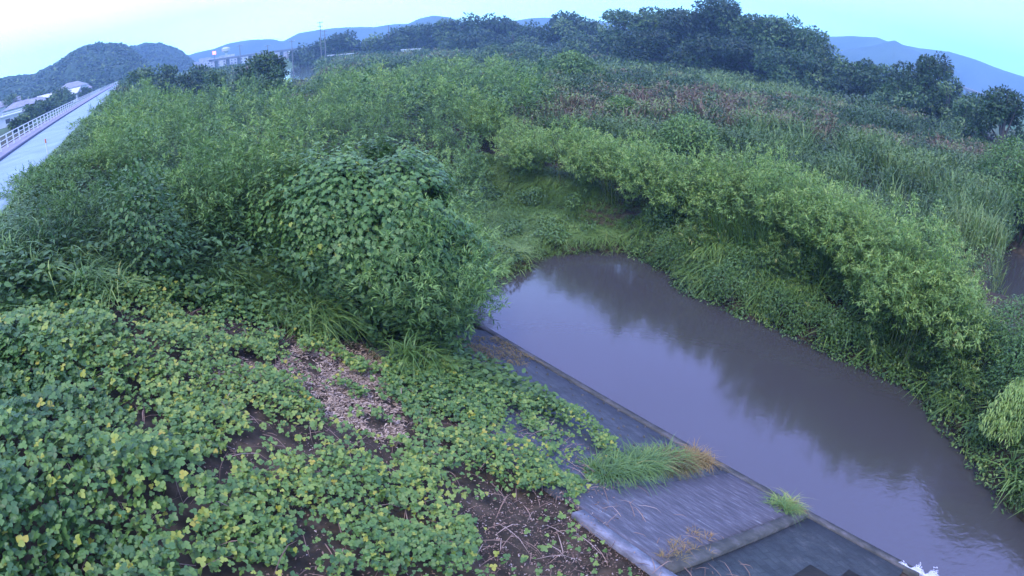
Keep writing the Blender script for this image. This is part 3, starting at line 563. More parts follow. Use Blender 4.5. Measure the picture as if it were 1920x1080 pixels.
# ------------------------------------------------------------------ grasses along the foot of the thicket
def tufts(L, x, y, z, h, nb, width, hue, tpl='arch', spread=.5, jit=.08, dz=1.0):
    n = len(x); x, y, z, h = [np.repeat(np.broadcast_to(a, n), nb) for a in (x, y, z, h)]; hue = np.repeat(np.broadcast_to(hue, n), nb); k = len(x); a = U(0, 6.283, k)
    sp = U(.05, 1, k) * spread
    L.add(np.column_stack([x + np.cos(a) * jit * h * U(0, 1, k), y + np.sin(a) * jit * h * U(0, 1, k), z]), np.column_stack([np.cos(a) * sp, np.sin(a) * sp, np.ones(k) * dz]), np.column_stack([-np.cos(a), -np.sin(a), np.full(k, .25)]), h * U(.6, 1.15, k), h * width * U(.7, 1.3, k), hue + rng.normal(0, .08, k), tpl)
def foot_grass():
    L = Leaves(); n = 1500; m = U(-3.5, 5.2, n); s = front(m) - .7 + rng.normal(0, .55, n) - (m < -1) * U(0, 2, n); x, y = xy(m, s); ok = (.8 * x + .6 * y > -3.2) & (fbm(x * .9, y * .9, 12) > .5) & ~inside(x, y, GRAVEL[0]) & ~inside(x, y, GRAVEL[1]); x, y = x[ok], y[ok]
    tufts(L, x, y, ground(x, y) + U(0, .5, len(x)), U(.35, .85, len(x)), 12, .03, U(.35, .8, len(x)), 'arch', .6)
    # fringe of short grass along the crest of the levee
    n = 5200; t_ = np.exp(U(math.log(4), math.log(150), n)); r0 = U(-3.72, -2.7, n); x = .8 * r0 - .6 * t_; y = .6 * r0 + .8 * t_; d_ = np.hypot(x, y)
    tufts(L, x, y, ground(x, y) - .02, U(.22, .45, n) * np.interp(d_, [10, 120], [1, 1.6]), 9, .07, U(.2, .7, n), 'arch', .6)
    # broad low leaves under them
    n = 7000; m = U(-3.4, 6.8, n); s = front(m) - U(-.35, 1.8, n); x, y = xy(m, s); ok = (.8 * x + .6 * y > -3.3) & ~inside(x, y, GRAVEL[0]) & ~inside(x, y, GRAVEL[1]); x, y = x[ok], y[ok]; n = len(x); a = U(0, 6.28, n)
    L.add(np.column_stack([x, y, ground(x, y) + U(.05, .65, n)]), np.column_stack([np.cos(a), np.sin(a), U(-.6, .2, n)]), np.column_stack([U(-.5, .5, n), U(-.8, 0, n), np.ones(n)]), U(.09, .17, n), U(.05, .1, n), U(.0, .5, n), 'kud')
    tag(L.build('foot_grass', G['grass']), 'arching grasses and low leaves along the front of the thicket', 'grass', kind='stuff')
foot_grass()

# ------------------------------------------------------------------ swamp and far-bank weeds
def edge_m(s): return 1.5 * np.clip((-9.3 - s) / 2, 0, 1) + 16.2 + .8 * (fbm(s * .35, s * 0 + 3, 5) - .5) - .95 * np.clip(s + .8, 0, 5)
def swamp():
    L = Leaves(); n = 9000; x = U(-2.5, 9, n); y = U(17, 36, n); m, s, r = msr(x, y); send = np.interp(m, [9, 12, 15, 16.5, 18.5], [-14.3, -14.3, -14.8, -14.0, -11.8]) + .9 * (fbm(m * .6, s * .6, 9) - .5)
    ok = (s < send - .45) & (m > 10.5) & (m < 20.5) & (s > -26); x, y, m, s = x[ok], y[ok], m[ok], s[ok]; f = fbm(x * .5, y * .5, 19)
    tufts(L, x, y, ground(x, y), .22 + .75 * np.clip(f - .3, 0, 1) + .25 * (s < -17), 13, .05, .52 + .6 * (f - .45), 'arch', .7)
    for _ in range(46):
        x_ = float(U(-1.5, 8, 1)[0]); y_ = float(U(19.5, 32, 1)[0]); m_, s_, r_ = msr(x_, y_)
        if m_ > 20 or m_ < 12 or s_ > -15.2: continue
        h_ = random.uniform(.35, 1.0); shrubby(L, x_, y_, float(ground(x_, y_)), h_, random.uniform(.4, .9), 14)
    tag(L.build('swamp_grass', G['grass']), 'bright green soft grass in the low swamp above the water', 'grass', kind='stuff')
swamp()
def bank_weeds():
    L = Leaves(); K = Leaves(); n = 7000; s = U(-14, 4.5, n); m = edge_m(s) + .1 + U(0, 1, n) ** .8 * 4.2; x, y = xy(m, s); f = fbm(x * .7, y * .7, 29); k = m - edge_m(s)
    hue = np.clip(.22 + .7 * fbm(x * .5, y * .5, 37) + rng.normal(0, .12, n), 0, .9)
    ok = (fbm(x * 1.1, y * 1.1, 91) > .50) & ~((s > .2) & (m > 15.8)); x, y, f, k, hue = x[ok], y[ok], f[ok], k[ok], hue[ok]
    tufts(L, x, y, ground(x, y) - .02, (.35 + .9 * np.clip(f - .25, 0, 1)) * np.clip(.55 + k * .3, .5, 1.3) * U(.6, 1.5, len(x)), 15, .06, hue, 'arch', .7)
    n = 420; s = U(-13.5, 4, n); m = edge_m(s) + .2 + U(0, 1, n) * 3.6; x, y = xy(m, s); tufts(L, x, y, ground(x, y) + .1, U(.6, 1.05, n), 14, .042, U(.35, .8, n), 'arch', .65)
    # tall upright reeds in front of the row
    n = 800; s = U(-12.5, -4, n); m = edge_m(s) + U(1.8, 3.2, n); x, y = xy(m, s); ok = fbm(s * .9, s * 0, 49) > .45; x, y = x[ok], y[ok]; tufts(L, x, y, ground(x, y), U(1.2, 1.9, len(x)), 10, .028, U(.4, .75, len(x)), 'stiff', .22)
    tag(L.build('bank_grass', G['grass']), 'arching reed grass covering the far bank above the waterline', 'grass', kind='stuff')
    # leafy weeds: small mounds of broad leaves
    n = 620; s = U(-13.5, 4.5, n); m = edge_m(s) - .15 + U(0, 1, n) ** 1.3 * 3.8; x, y = xy(m, s); z = ground(x, y)
    nb = 60; cx = np.repeat(x, nb); cy_ = np.repeat(y, nb); cz = np.repeat(z, nb); rr = np.repeat(U(.15, .5, n), nb); d = sph(n * nb); d[:, 2] = np.abs(d[:, 2]); P = np.column_stack([cx, cy_, cz + .05]) + d * rr[:, None] * (1, 1, 1.25) * U(.6, 1, n * nb)[:, None]; q = len(P)
    K.add(P, unit(d * (1, 1, 0) + rng.normal(0, .5, (q, 3)) + np.array([0, 0, -.3])), d + np.array([0, 0, .8]), U(.07, .15, q), U(.035, .07, q), np.repeat(U(.0, .75, n), nb) + rng.normal(0, .1, q), 'lance')
    for _ in range(120):
        s_ = float(U(-13.5, 3.5, 1)[0]); m_ = float(edge_m(s_)) + .3 + 3.2 * random.random() ** .8; x_, y_ = xy(m_, s_); h_ = random.uniform(.5, 1.7) * min(1, .55 + .25 * (m_ - float(edge_m(s_)))); r_ = random.uniform(.35, .8)
        if s_ > .2 and m_ > 15.5: continue
        if random.random() < .65: shrubby(K, x_, y_, float(ground(x_, y_)), h_, r_, 11)
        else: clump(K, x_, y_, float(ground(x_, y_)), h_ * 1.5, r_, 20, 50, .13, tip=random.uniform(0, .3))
    tag(K.build('bank_weeds', G['grass']), 'leafy weeds and creepers hanging over the far waterline', 'weeds', kind='stuff')
bank_weeds()
def bushy(name, c, lab, cat, blobs, mat, leaf, n_per, hue=(.1, .6), tpl='lance', wr=.4, droop=-.3, stems=14, group=None, parent=None):
    z0 = float(ground(*c)); t = thing(name, (*c, z0), lab, cat, group); L = Leaves()
    for bx, by, bz, rx, ry, rz in blobs:
        n = int(n_per * (rx * ry + ry * rz + rx * rz) / 3); d = sph(n); d[:, 2] = np.where(d[:, 2] < -.3, -d[:, 2], d[:, 2]); o = random.random() * 50
        bump = 1 + .5 * (fbm(d[:, 0] * 2.2 + o, d[:, 2] * 2.2 + d[:, 1] * 2, 5) - .5); P = np.array([bx, by, bz]) + d * (rx, ry, rz) * (bump * U(.55, 1.05, n) ** .7)[:, None]; ok = P[:, 2] > 0; P, d = P[ok], d[ok]; n = len(P)
        lf = fbm(P[:, 0] * 1.1 / max(rx, .8), P[:, 2] * 1.3 / max(rx, .8) + P[:, 1], 31)
        L.add(P, unit(d * (1, 1, .3) + rng.normal(0, .5, (n, 3)) + np.array([0, 0, droop])), d + np.array([0, 0, .7]) + rng.normal(0, .3, (n, 3)), leaf * U(.6, 1.3, n), leaf * wr * U(.7, 1.3, n), hue[0] + (hue[1] - hue[0]) * (.35 + .9 * (lf - .3)) + rng.normal(0, .1, n), tpl)
    L.build('foliage', mat, t); M = MB(); bl = blobs[0]
    for k in range(stems):
        b = blobs[k % len(blobs)]; M.tube([(b[0] * .5 + random.uniform(-.2, .2), b[1] * .5 + random.uniform(-.2, .2), -.1), (b[0] * .8, b[1] * .8, b[2] * .6), (b[0] + random.uniform(-.5, .5) * b[3], b[1] + random.uniform(-.5, .5) * b[4], b[2] + b[5] * .5)], [.03, .02, .008], 5)
    M.build('stems', G['bark'], t); return t
bushy('overhanging_bush', on(1888, 830, -2.3), 'dark leafy bush leaning over the water at the right edge of the view', 'bush', [(.1, .2, .9, 1.2, 1.3, 1.4), (1.4, .6, 1.2, 1.3, 1.3, 1.6), (.5, 1.5, 1.1, 1.1, 1.2, 1.5)], G['kudzu'], .11, 1900, (0, .5))
for k_, (px_, py_, lab_) in enumerate([(1240, 515, 'low leafy bush at the top end of the water'), (1345, 575, 'leafy bush overhanging the far waterline below the widest reed patch'), (1450, 628, 'leafy bush at the far waterline, middle of the bank'), (1560, 668, 'leafy bush just left of the bush with greyish flower heads'), (1640, 600, 'rounded bush halfway up the far bank under the large drooping bamboo'), (1500, 560, 'rounded bush halfway up the far bank in the middle'), (1820, 720, 'dense dark bush on the far bank behind the yellow green plume')]):
    m_, s_, r_ = msr(*on(px_, py_, -2.2)); m_ = max(m_, float(edge_m(s_)) + .45 + (.9 if 'halfway' in lab_ else 0))
    bushy('bank_bush', np.array(xy(m_, s_)), lab_, 'bush', [(0, 0, .4, .75, .75, .6), (.6, -.3, .45, .65, .7, .55), (-.5, .3, .5, .6, .6, .6)], G['grass'], .10, 1900, (.1 + .05 * (k_ % 3), .55), group='leafy bushes along the far bank')
def shoot():   # yellow-green bamboo shoot drooping over the water
    b = on(1868, 850, -2.4); t = thing('drooping_bamboo', (*b, float(ground(*b))), 'yellow green bamboo plume drooping down to the water in front of the dark bush', 'bamboo'); L = Leaves(); M = MB()
    for k in range(18):
        a = random.uniform(-.8, .8); e = np.array([-.9 + a * .6, -.35 - a * .5, .25 + .15 * k / 9]); p0 = np.array([.55 + .3 * a, .35, 0]); tp = np.array([.2 + .5 * a, .1, 2.2 + .3 * a]); ts = np.linspace(0, 1, 40)[:, None]; P = (1 - ts) ** 2 * p0 + 2 * ts * (1 - ts) * tp * (1, 1, 1.25) + ts ** 2 * e; M.tube([P[i] for i in (0, 10, 20, 30, 39)], [.012, .01, .008, .005, .003], 4)
        Q = np.repeat(P[10:], 12, 0) + rng.normal(0, .07, (360, 3)); L.add(Q, np.column_stack([rng.normal(-.3, .5, 360), rng.normal(-.2, .5, 360), U(-1, -.2, 360)]), (0, 0, 1), U(.1, .2, 360), U(.02, .035, 360), U(.7, 1, 360), 'lance')
    L.build('foliage', G['bamboo'], t); M.build('culms', G['culm'], t)
shoot()
bushy('bank_bush', on(1745, 705, -2.2), 'low bush with greyish flower heads right above the waterline', 'bush', [(0, .2, .5, .8, .8, .7), (.7, -.2, .6, .8, .8, .8)], G['kudzu'], .10, 1700, (.1, .5))
bushy('tall_shrub', far(1925, 38), 'tall pale green shrub cut off by the right edge of the view', 'shrub', [(.2, .8, 2.3, 2.0, 2.2, 2.8), (1.6, -.6, 2.0, 2.0, 2.0, 2.4), (-.6, -1.0, 1.2, 1.4, 1.4, 1.6)], G['grass'], .22, 900, (.3, .7))

# ------------------------------------------------------------------ grass clumps on the slope
def grass_clump(name, m, s, lab, hue, n, h, w, mat, spread=.6, fall=0):
    x, y = xy(m, s); z = float(slope_z(m) if m > 4.2 else ground(x, y)); t = thing(name, (x, y, z), lab, 'grass'); L = Leaves(); dx = U(-.5, .5, n) * w; dx = np.where(U(0, 1, n) < .3, dx * .6, dx); ds = rng.normal(0, .13, n); X, Y = xy(m + dx, s + ds); Z = np.where(m + dx > 4.2, slope_z(m + dx), 0) - z + .02
    tufts(L, X - x, Y - y, Z, h * U(.6, 1.1, n), 12, .034, hue[0] + (hue[1] - hue[0]) * (dx / w + .5) + rng.normal(0, .12, n), 'arch', spread, .25); L.build('blades', mat, t); return t
grass_clump('grass_clump', 6.5, -4.3, 'green grass clump mixed with vine leaves at the upper end of the concrete slab', (.4, .8), 75, .5, 2.0, G['grass'])
grass_clump('grass_clump', 8.15, -4.15, 'orange brown dry grass clump reaching the water at the top of the slab', (.0, .9), 120, .42, 1.9, G['dry'])
grass_clump('grass_clump', 7.4, -4.35, 'thin green grass standing behind the dry brown clump', (.3, .7), 40, .55, 2.0, G['grass'])
grass_clump('grass_clump', 8.85, -1.9, 'small yellow green grass tuft at the waterside end of the mossy beam', (.5, .95), 22, .45, .6, G['grass'])
grass_clump('grass_clump', 9.1, -1.8, 'flat brown dry tuft on the edge beam below the small yellow green tuft', (.1, .9), 26, .25, .5, G['dry'], .9)
grass_clump('grass_clump', 5.2, -2.25, 'reddish dead grass lying on the mossy beam near the pale coping', (.5, 1), 26, .2, 1.6, G['dry'], 1.2)
def debris():
    L = Leaves(); n = 5200; p = DEBRIS; lo = p.min(0) - .4; hi = p.max(0) + .6; x = U(lo[0], hi[0], n); y = U(lo[1], hi[1], n); m, s, r = msr(x, y); ok = (m < 9.1) & (fbm(x * 2.2, y * 2.2, 3) > .36) & inside(x + .4 * (fbm(x * 3, y * 3, 1) - .5), y, p); x, y, m = x[ok], y[ok], m[ok]; n = len(x)
    L.add(np.column_stack([x, y, np.where(m > 4.2, slope_z(m), 0) + U(.02, .14, n)]), np.column_stack([U(-1, 1, n), U(-1, 1, n), U(-.2, .15, n)]), (0, 0, 1), U(.08, .3, n), U(.008, .02, n), U(.2, 1, n), 'blade'); tag(L.build('dead_grass', G['dry']), 'orange brown dead grass washed against the thicket foot', 'dead grass', kind='stuff')
debris()

# ------------------------------------------------------------------ the wide grown-over plain beyond the row
def plain():
    L = Leaves(); B = Leaves(); C = Leaves()
    n = 60000; az = U(-50, 60, n) * math.pi / 180; D = np.exp(U(math.log(14), math.log(290), n)); x = np.sin(az) * D; y = np.cos(az) * D; m, s, r = msr(x, y); z = ground(x, y)
    ok = (r > -3.2) & (z > -2.3) & (((m > 21.6) & (s > -27)) | ((m > 19.) & (s <= -27)) | (D > 70)) & (river_dist(x, y) > np.interp(D, [100, 160, 280], [2.5, 4.5, 8])) & ~((az < 0.02) & (D < 60))
    # the plain ends on the right at a bank that drops to the tree belt
    lim = np.interp(s, [-110, -50, -25, -5, 5], [150, 108, 86, 72, 64]); ok &= (m < lim) | (s < -110)
    x, y, z, D, az, m, s = x[ok], y[ok], z[ok], D[ok], az[ok], m[ok], s[ok]; n = len(x)
    f1 = fbm(x * .055, y * .055, 101, 4); f2 = fbm(x * .16, y * .16, 111, 4); f3 = fbm(x * .5, y * .5, 121, 3)
    rv = river_dist(x, y); low = np.clip((rv - 2) / 22, .3, 1)
    near = np.clip((m - 21) / 9, 0, 1) * (m < 60) + (m >= 60)
    h = (.42 + .58 * near) * (1.0 + 1.5 * f2 + .8 * (f3 - .5)) * low * U(.75, 1.15, n) * np.interp(D, [60, 150], [1, .85])
    gap = fbm(x * .45, y * .45, 171, 3); h = h * np.where(D < 110, np.clip(.35 + 5 * (gap - .38), .35, 1.15), 1)
    h = np.where((D > 45) & (np.abs(x / y + .385) < .042), np.clip(np.minimum(h, 5.2 - .052 * D), .15, 3), h)
    hue = .06 + .22 * near + 1.5 * (f1 - .5) + 1.0 * (f3 - .5) + .8 * (gap - .5); brown = fbm(x * .05 + 3, y * .10, 141, 4); hue = np.where((brown > .60) & (f3 > .45), .87 + .9 * (brown - .60) + rng.normal(0, .05, n), np.minimum(hue, .60))
    g = U(0, 1, n) < np.clip(1.1 * f1 + .1, .25, .85)
    w = np.clip(.020 + .00075 * D, 0, .12)
    for lo, hi, nb in ((0, 60, 9), (60, 400, 6)):
        k = g & (D >= lo) & (D < hi); nn = k.sum(); sc = np.interp(D[k], [20, 60, 250], [1, 1.3, 2.0]); 
        hh = np.repeat(h[k], nb); q = nn * nb; a = U(0, 6.283, q); X = np.repeat(x[k], nb); Y = np.repeat(y[k], nb); j = np.repeat(.25 * sc, nb)
        L.add(np.column_stack([X + rng.normal(0, 1, q) * j, Y + rng.normal(0, 1, q) * j, np.repeat(z[k], nb) + .15 * hh]), np.column_stack([np.cos(a) * .22, np.sin(a) * .22, np.ones(q)]), np.column_stack([-np.cos(a), -np.sin(a), np.full(q, .3)]), hh * U(.55, 1.0, q), np.repeat(w[k], nb) * 1.6 * hh / 2, np.repeat(hue[k], nb) + rng.normal(0, .07, q), 'stiff')
    # leafy herbs and bushes between the grass: clusters of leaf-sized faces
    k = ~g; nb = 26; q = k.sum() * nb; d = sph(q); d[:, 2] = np.abs(d[:, 2]); rr = np.repeat(np.clip(.45 + .006 * D[k], 0, 1.6) * U(.6, 1.6, k.sum()), nb); X = np.repeat(x[k], nb); Y = np.repeat(y[k], nb)
    P = np.column_stack([X, Y, np.repeat(z[k] + h[k] * .7, nb)]) + d * rr[:, None] * U(.5, 1, q)[:, None] * (1, 1, .8); sz = np.repeat(np.maximum(.14, .0062 * D[k]), nb) * U(.6, 1.2, q)
    hb = np.repeat(np.clip(hue[k] - .12, 0, .95), nb)
    B.add(P, unit(d * (1, 1, .2) + rng.normal(0, .5, (q, 3))), d + np.array([0, 0, .8]), sz, sz * .42, hb + rng.normal(0, .09, q), 'lance')
    tag(L.build('tall_grass', G['reed']), 'tall grass and reeds with brown seed heads covering the wide plain', 'tall grass', kind='stuff')
    tag(B.build('plain_weeds', G['reed']), 'leafy weeds and low scrub mixed into the tall grass of the plain', 'weeds', kind='stuff')
plain()
SH = [(1290, 232, 'pale green rounded shrub standing in the plain just behind the bamboo row', 30, 1.5), (1072, 132, 'broad soft grey green shrub in the middle of the plain', 75, 3.0), (1165, 185, 'small bluish shrub left of the yellowish weeds on the plain', 42, 1.0), (845, 180, 'solitary light green bamboo tuft with layered fronds on the plain', 48, 1.6)]
for px, py, lab, D, r_ in SH:
    a, e = az_el(px, py); c = np.array([math.sin(a) * D, math.cos(a) * D]); bushy('shrub', c, lab, 'shrub', [(0, 0, .9 + r_ * .4, r_, r_, r_ * .8), (r_ * .7, .3, .8, r_ * .8, r_ * .8, r_ * .7), (-r_ * .7, 0, .8, r_ * .7, r_ * .8, r_ * .6)], G['grass'], max(.16, .006 * D), 1500 if D < 60 else 500, (.35, .7))

# ------------------------------------------------------------------ trees
def tree(name, c, H, wd, lab, mat='tree', hue=(0, .8), kind='round', group=None, trunk=True, cat='tree', dens=1.):
    c = np.array(c, float); z0 = float(ground(*c)); D = math.hypot(*c); t = thing(name, (*c, z0), lab, cat, group)
    L = Leaves(); M = MB(); leaf = max(.22, .0056 * D); nbl = {'round': 24, 'layer': 34, 'low': 16, 'cone': 10}[kind]
    bl = []
    for k in range(nbl):
        a = random.uniform(0, 6.283); q = math.sqrt(random.random())
        if kind == 'layer':
            zz = random.uniform(.2, .96) * H; rr = wd * .5 * (1 - .8 * max(0, zz / H - .5)) * q; b = (math.cos(a) * rr, math.sin(a) * rr, zz, wd * random.uniform(.13, .22), wd * random.uniform(.13, .22), H * random.uniform(.05, .09))
        elif kind == 'cone':
            zz = random.uniform(.15, .9) * H; rr = wd * .3 * (1.05 - zz / H) * q; s_ = wd * .45 * (1.08 - zz / H); b = (math.cos(a) * rr, math.sin(a) * rr, zz, s_, s_, H * .12)
        else:
            zz = random.uniform(.16 if kind == 'low' else .2, .86) * H; env = math.sqrt(max(.08, 1 - ((zz / H - .42) / .56) ** 2)); rr = wd * .5 * env * q * .82; s_ = wd * random.uniform(.12, .23); b = (math.cos(a) * rr, math.sin(a) * rr, zz, s_, s_ * random.uniform(.8, 1.2), min(H * .2, s_ * random.uniform(.6, .95)))
        bl.append(b)
    for b in bl:
        area = (b[3] * b[4] + b[4] * b[5] + b[3] * b[5]) * 4.2; n = int(min(2600, max(60, dens * 1.25 * area / (leaf * leaf * .42)))); d = sph(n); o = random.random() * 99
        bump = .78 + .55 * fbm(d[:, 0] * 2.6 + o, d[:, 1] * 2.6 + d[:, 2] * 2.1, 7, 3); P = np.array(b[:3]) + d * np.array(b[3:]) * (bump * U(.72, 1.06, n))[:, None]; P[:, 2] = np.maximum(P[:, 2], .1)
        base = hue[0] + (hue[1] - hue[0]) * random.random() + (.35 if random.random() < .18 else 0); L.add(P, unit(d * (1, 1, .4) + rng.normal(0, .6, (n, 3)) + np.array([0, 0, -.2])), d + np.array([0, 0, .6]) + rng.normal(0, .35, (n, 3)), leaf * U(.6, 1.25, n), leaf * .55 * U(.7, 1.2, n), base + rng.normal(0, .1, n), 'card')
        if random.random() < .5: M.tube([(0, 0, H * .22), (b[0] * .5, b[1] * .5, (H * .22 + b[2]) / 2), (b[0] * .9, b[1] * .9, b[2])], [wd * .018, wd * .012, wd * .005], 5)
    L.build('crown', G[mat], t)
    M.tube([(0, 0, -.3), (wd * .01, 0, H * .3), (wd * .03, wd * .02, H * .6), (0, 0, H * .85)], [wd * .035, wd * .026, wd * .015, wd * .005], 7); M.build('trunk', G['bark'], t); return t
# (centre px, width px, top py, distance, kind, material, hue, label)
TR = [
 (268, 36, 124, 112, 'low', 'tree', (.3, .9), 'grey green bushy tree nearest the far end of the levee road'),
 (312, 40, 117, 118, 'low', 'tree', (.2, .7), 'broad dull green tree second right of the road end'),
 (350, 34, 130, 96, 'low', 'tree', (0, .2), 'dark low tree in front of the dull green ones left of the pool'),
 (372, 44, 116, 130, 'low', 'tree', (.2, .6), 'brownish green tree right of the small dark tree on the left bank'),
 (405, 40, 133, 90, 'low', 'treelight', (.2, .5), 'low pale green scrub tree below the brownish green tree'),
 (460, 44, 106, 88, 'low', 'tree', (.1, .5), 'dark bushy tree standing left of the shining far pool'),
 (492, 44, 98, 96, 'round', 'tree', (.3, .9), 'mid green tree directly behind the dark bushy one by the far pool'),
 (518, 22, 95, 92, 'round', 'tree', (0, .4), 'round dark tree at the left edge of the shining far pool'),
 (500, 50, 124, 78, 'low', 'treelight', (.1, .4), 'low pale shrub at the foot of the trees beside the far pool'),
 (575, 40, 80, 300, 'low', 'tree', (.2, .8), 'low hedge like tree left of the tall utility pole'),
 (606, 36, 75, 290, 'low', 'tree', (.2, .8), 'low hedge like tree under the tall utility pole'),
 (641, 42, 62, 280, 'round', 'tree', (.1, .5), 'lone dark pointed tree right of the utility poles'),
 (668, 44, 76, 285, 'low', 'tree', (.2, .6), 'low dark tree joined to the right of the lone pointed tree'),
 (704, 40, 62, 262, 'low', 'tree', (.2, .7), 'small rounded tree at the left end of the long tree belt'),
 (736, 44, 54, 262, 'round', 'tree', (.2, .8), 'rounded tree with a thin spike of a pole above it'),
 (776, 44, 47, 265, 'round', 'tree', (.2, .6), 'rounded tree in the belt just left of the rising crown line'),
 (815, 50, 40, 250, 'low', 'tree', (.1, .6), 'flat topped tree below the distant rounded blue hill'),
 (852, 52, 36, 245, 'round', 'tree', (.2, .9), 'layered mid green tree left of the highest crown in the centre'),
 (900, 54, 22, 240, 'round', 'tree', (.0, .5), 'left half of the highest dark crown in the centre of the tree belt'),
 (950, 60, 20, 236, 'round', 'tree', (.0, .5), 'right half of the highest dark crown in the centre of the tree belt'),
 (992, 44, 42, 228, 'low', 'tree', (.1, .6), 'lower tree filling the dip right of the highest central crown'),
 (880, 70, 60, 222, 'low', 'tree', (.2, .7), 'dark low tree in front of the highest central crown'),
 (960, 80, 58, 215, 'low', 'tree', (.1, .6), 'broad low tree in front of the dip of the tree belt'),
 (1058, 74, 25, 200, 'round', 'tree', (.1, .6), 'big rounded dark tree standing alone above the belt, right of centre'),
 (1105, 50, 36, 205, 'round', 'tree', (.1, .5), 'narrower tree leaning on the right of the big rounded one'),
 (1085, 70, 62, 180, 'low', 'tree', (.2, .8), 'low green tree at the foot of the big rounded one'),
 (1140, 50, 44, 190, 'low', 'tree', (.2, .7), 'low tree in the gap before the layered conifer like tree'),
 (1190, 74, 18, 150, 'layer', 'treelight', (.0, .5), 'layered wide branching tree with flat pale tiers'),
 (1252, 80, 18, 148, 'layer', 'tree', (.2, 1.), 'layered tree right of the widest tiers with vine covered top'),
 (1300, 90, 14, 140, 'round', 'tree', (.0, .5), 'large dark tree left of the tallest crown'),
 (1352, 110, -2, 136, 'round', 'tree', (.0, .45), 'tallest dark tree whose crown touches the top edge of the view'),
 (1410, 90, 22, 132, 'round', 'tree', (.1, .7), 'large tree on the right shoulder of the tallest crown'),
 (1458, 80, 28, 130, 'round', 'treelight', (.0, .6), 'tree with vine draped pale crown right of the tallest one'),
 (1502, 80, 48, 124, 'round', 'treelight', (.0, .5), 'sloping vine covered tree near the right end of the big group'),
 (1542, 66, 78, 118, 'round', 'tree', (.2, .8), 'last lower tree at the right end of the big group'),
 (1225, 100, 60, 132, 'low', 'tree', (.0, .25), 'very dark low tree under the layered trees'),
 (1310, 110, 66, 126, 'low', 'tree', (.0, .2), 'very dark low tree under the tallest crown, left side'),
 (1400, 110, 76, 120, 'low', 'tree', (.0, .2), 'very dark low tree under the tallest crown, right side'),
 (1480, 90, 98, 112, 'low', 'treelight', (.0, .45), 'low vine covered tree at the foot of the sloping ones'),
 (1580, 46, 104, 112, 'low', 'tree', (.1, .6), 'small tree in the dip beside the distant blue peak'),
 (1622, 50, 108, 108, 'round', 'tree', (.2, .6), 'thin topped tree just below the distant blue peak'),
 (1668, 56, 118, 102, 'low', 'treelight', (.0, .5), 'low vine covered tree between the blue peak and the crested tree'),
 (1712, 60, 106, 96, 'round', 'tree', (.1, .6), 'rounded tree left of the crested one on the right'),
 (1752, 72, 100, 92, 'round', 'tree', (.0, .4), 'dark tree with a crest of twigs on top, right side'),
 (1782, 50, 146, 88, 'low', 'treelight', (.1, .6), 'low pale shrub tree at the foot of the crested tree'),
 (1822, 44, 168, 82, 'low', 'treelight', (.1, .6), 'low vine covered shrub tree left of the dark round tree'),
 (1605, 70, 122, 104, 'low', 'tree', (.1, .5), 'low dark hedge tree filling the gap left of the thin topped tree'),
 (1735, 70, 136, 90, 'low', 'tree', (.0, .4), 'low dark tree under the crested tree'),
 (1812, 40, 178, 78, 'low', 'treelight', (.2, .7), 'small pale shrub tree at the plain edge before the dark round tree'),
 (1888, 92, 154, 66, 'low', 'tree', (.0, .3), 'dark dense round tree at the right edge of the view'),
 (1700, 90, 152, 90, 'low', 'treelight', (.0, .5), 'broad low tree in front of the trees below the blue peak'),
]
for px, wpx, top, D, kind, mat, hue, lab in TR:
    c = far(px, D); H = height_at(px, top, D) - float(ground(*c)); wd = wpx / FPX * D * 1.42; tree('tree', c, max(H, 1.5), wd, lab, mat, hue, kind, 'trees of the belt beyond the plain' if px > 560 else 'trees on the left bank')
# ------------------------------------------------------------------ small domes of vine at the belt foot
for px, lab in ((925, 'leftmost of the small vine domes in front of the tree belt'), (972, 'middle and tallest of the small vine domes in front of the tree belt'), (1002, 'rightmost of the small vine domes in front of the tree belt')):
    bushy('vine_mound', far(px, 165), lab, 'vine mound', [(0, 0, 2, 3.2, 3, 2.2 + (px == 972) * .8), (1.5, 0, 1.5, 3, 3, 1.6)], G['treelight'], .9, 90, (.3, .8), stems=14)

# ------------------------------------------------------------------ hills
def hill(name, prof, D, depth, mat, base=0., rough=.02, foot=.86, canopy=0.):
    px = np.array([p[0] for p in prof], float); azs = []; hs = []
    for x_, y_ in prof:
        a, e = az_el(x_, y_); azs.append(a); hs.append(D * math.tan(e) + CZ)
    n = max(60, int((azs[-1] - azs[0]) * D / max(4, D * .006))); A = np.linspace(azs[0], azs[-1], n); Hh = np.interp(A, azs, hs); Q = np.concatenate([np.linspace(-1, .1, 44), [.25, .5, 1]]); V = []; 
    for q in Q:
        d = D + q * depth; prof_ = np.cos(q * math.pi / 2) ** .8 if abs(q) < 1 else 0; x = np.sin(A) * d; y = np.cos(A) * d
        bump = 1 + rough * 6 * (fbm(x * .03, y * .03, 3, 3) - .5) * (abs(q) > .05); z = base - 2 + (Hh - base + 2) * prof_ * bump + canopy * (fbm(x * .16, y * .16, 13, 4) - .5 + .5 * (fbm(x * .035, y * .035, 23, 2) - .5)) * (prof_ > .05); V.append(np.column_stack([x, y, z]))
    V = np.concatenate(V); i, j = np.meshgrid(np.arange(len(Q) - 1), np.arange(n - 1), indexing='ij'); F = np.stack([i * n + j, i * n + j + 1, (i + 1) * n + j + 1, (i + 1) * n + j], -1).reshape(-1, 4)
    tag(bulk(name, V, F, mat, smooth=True), kind='structure')
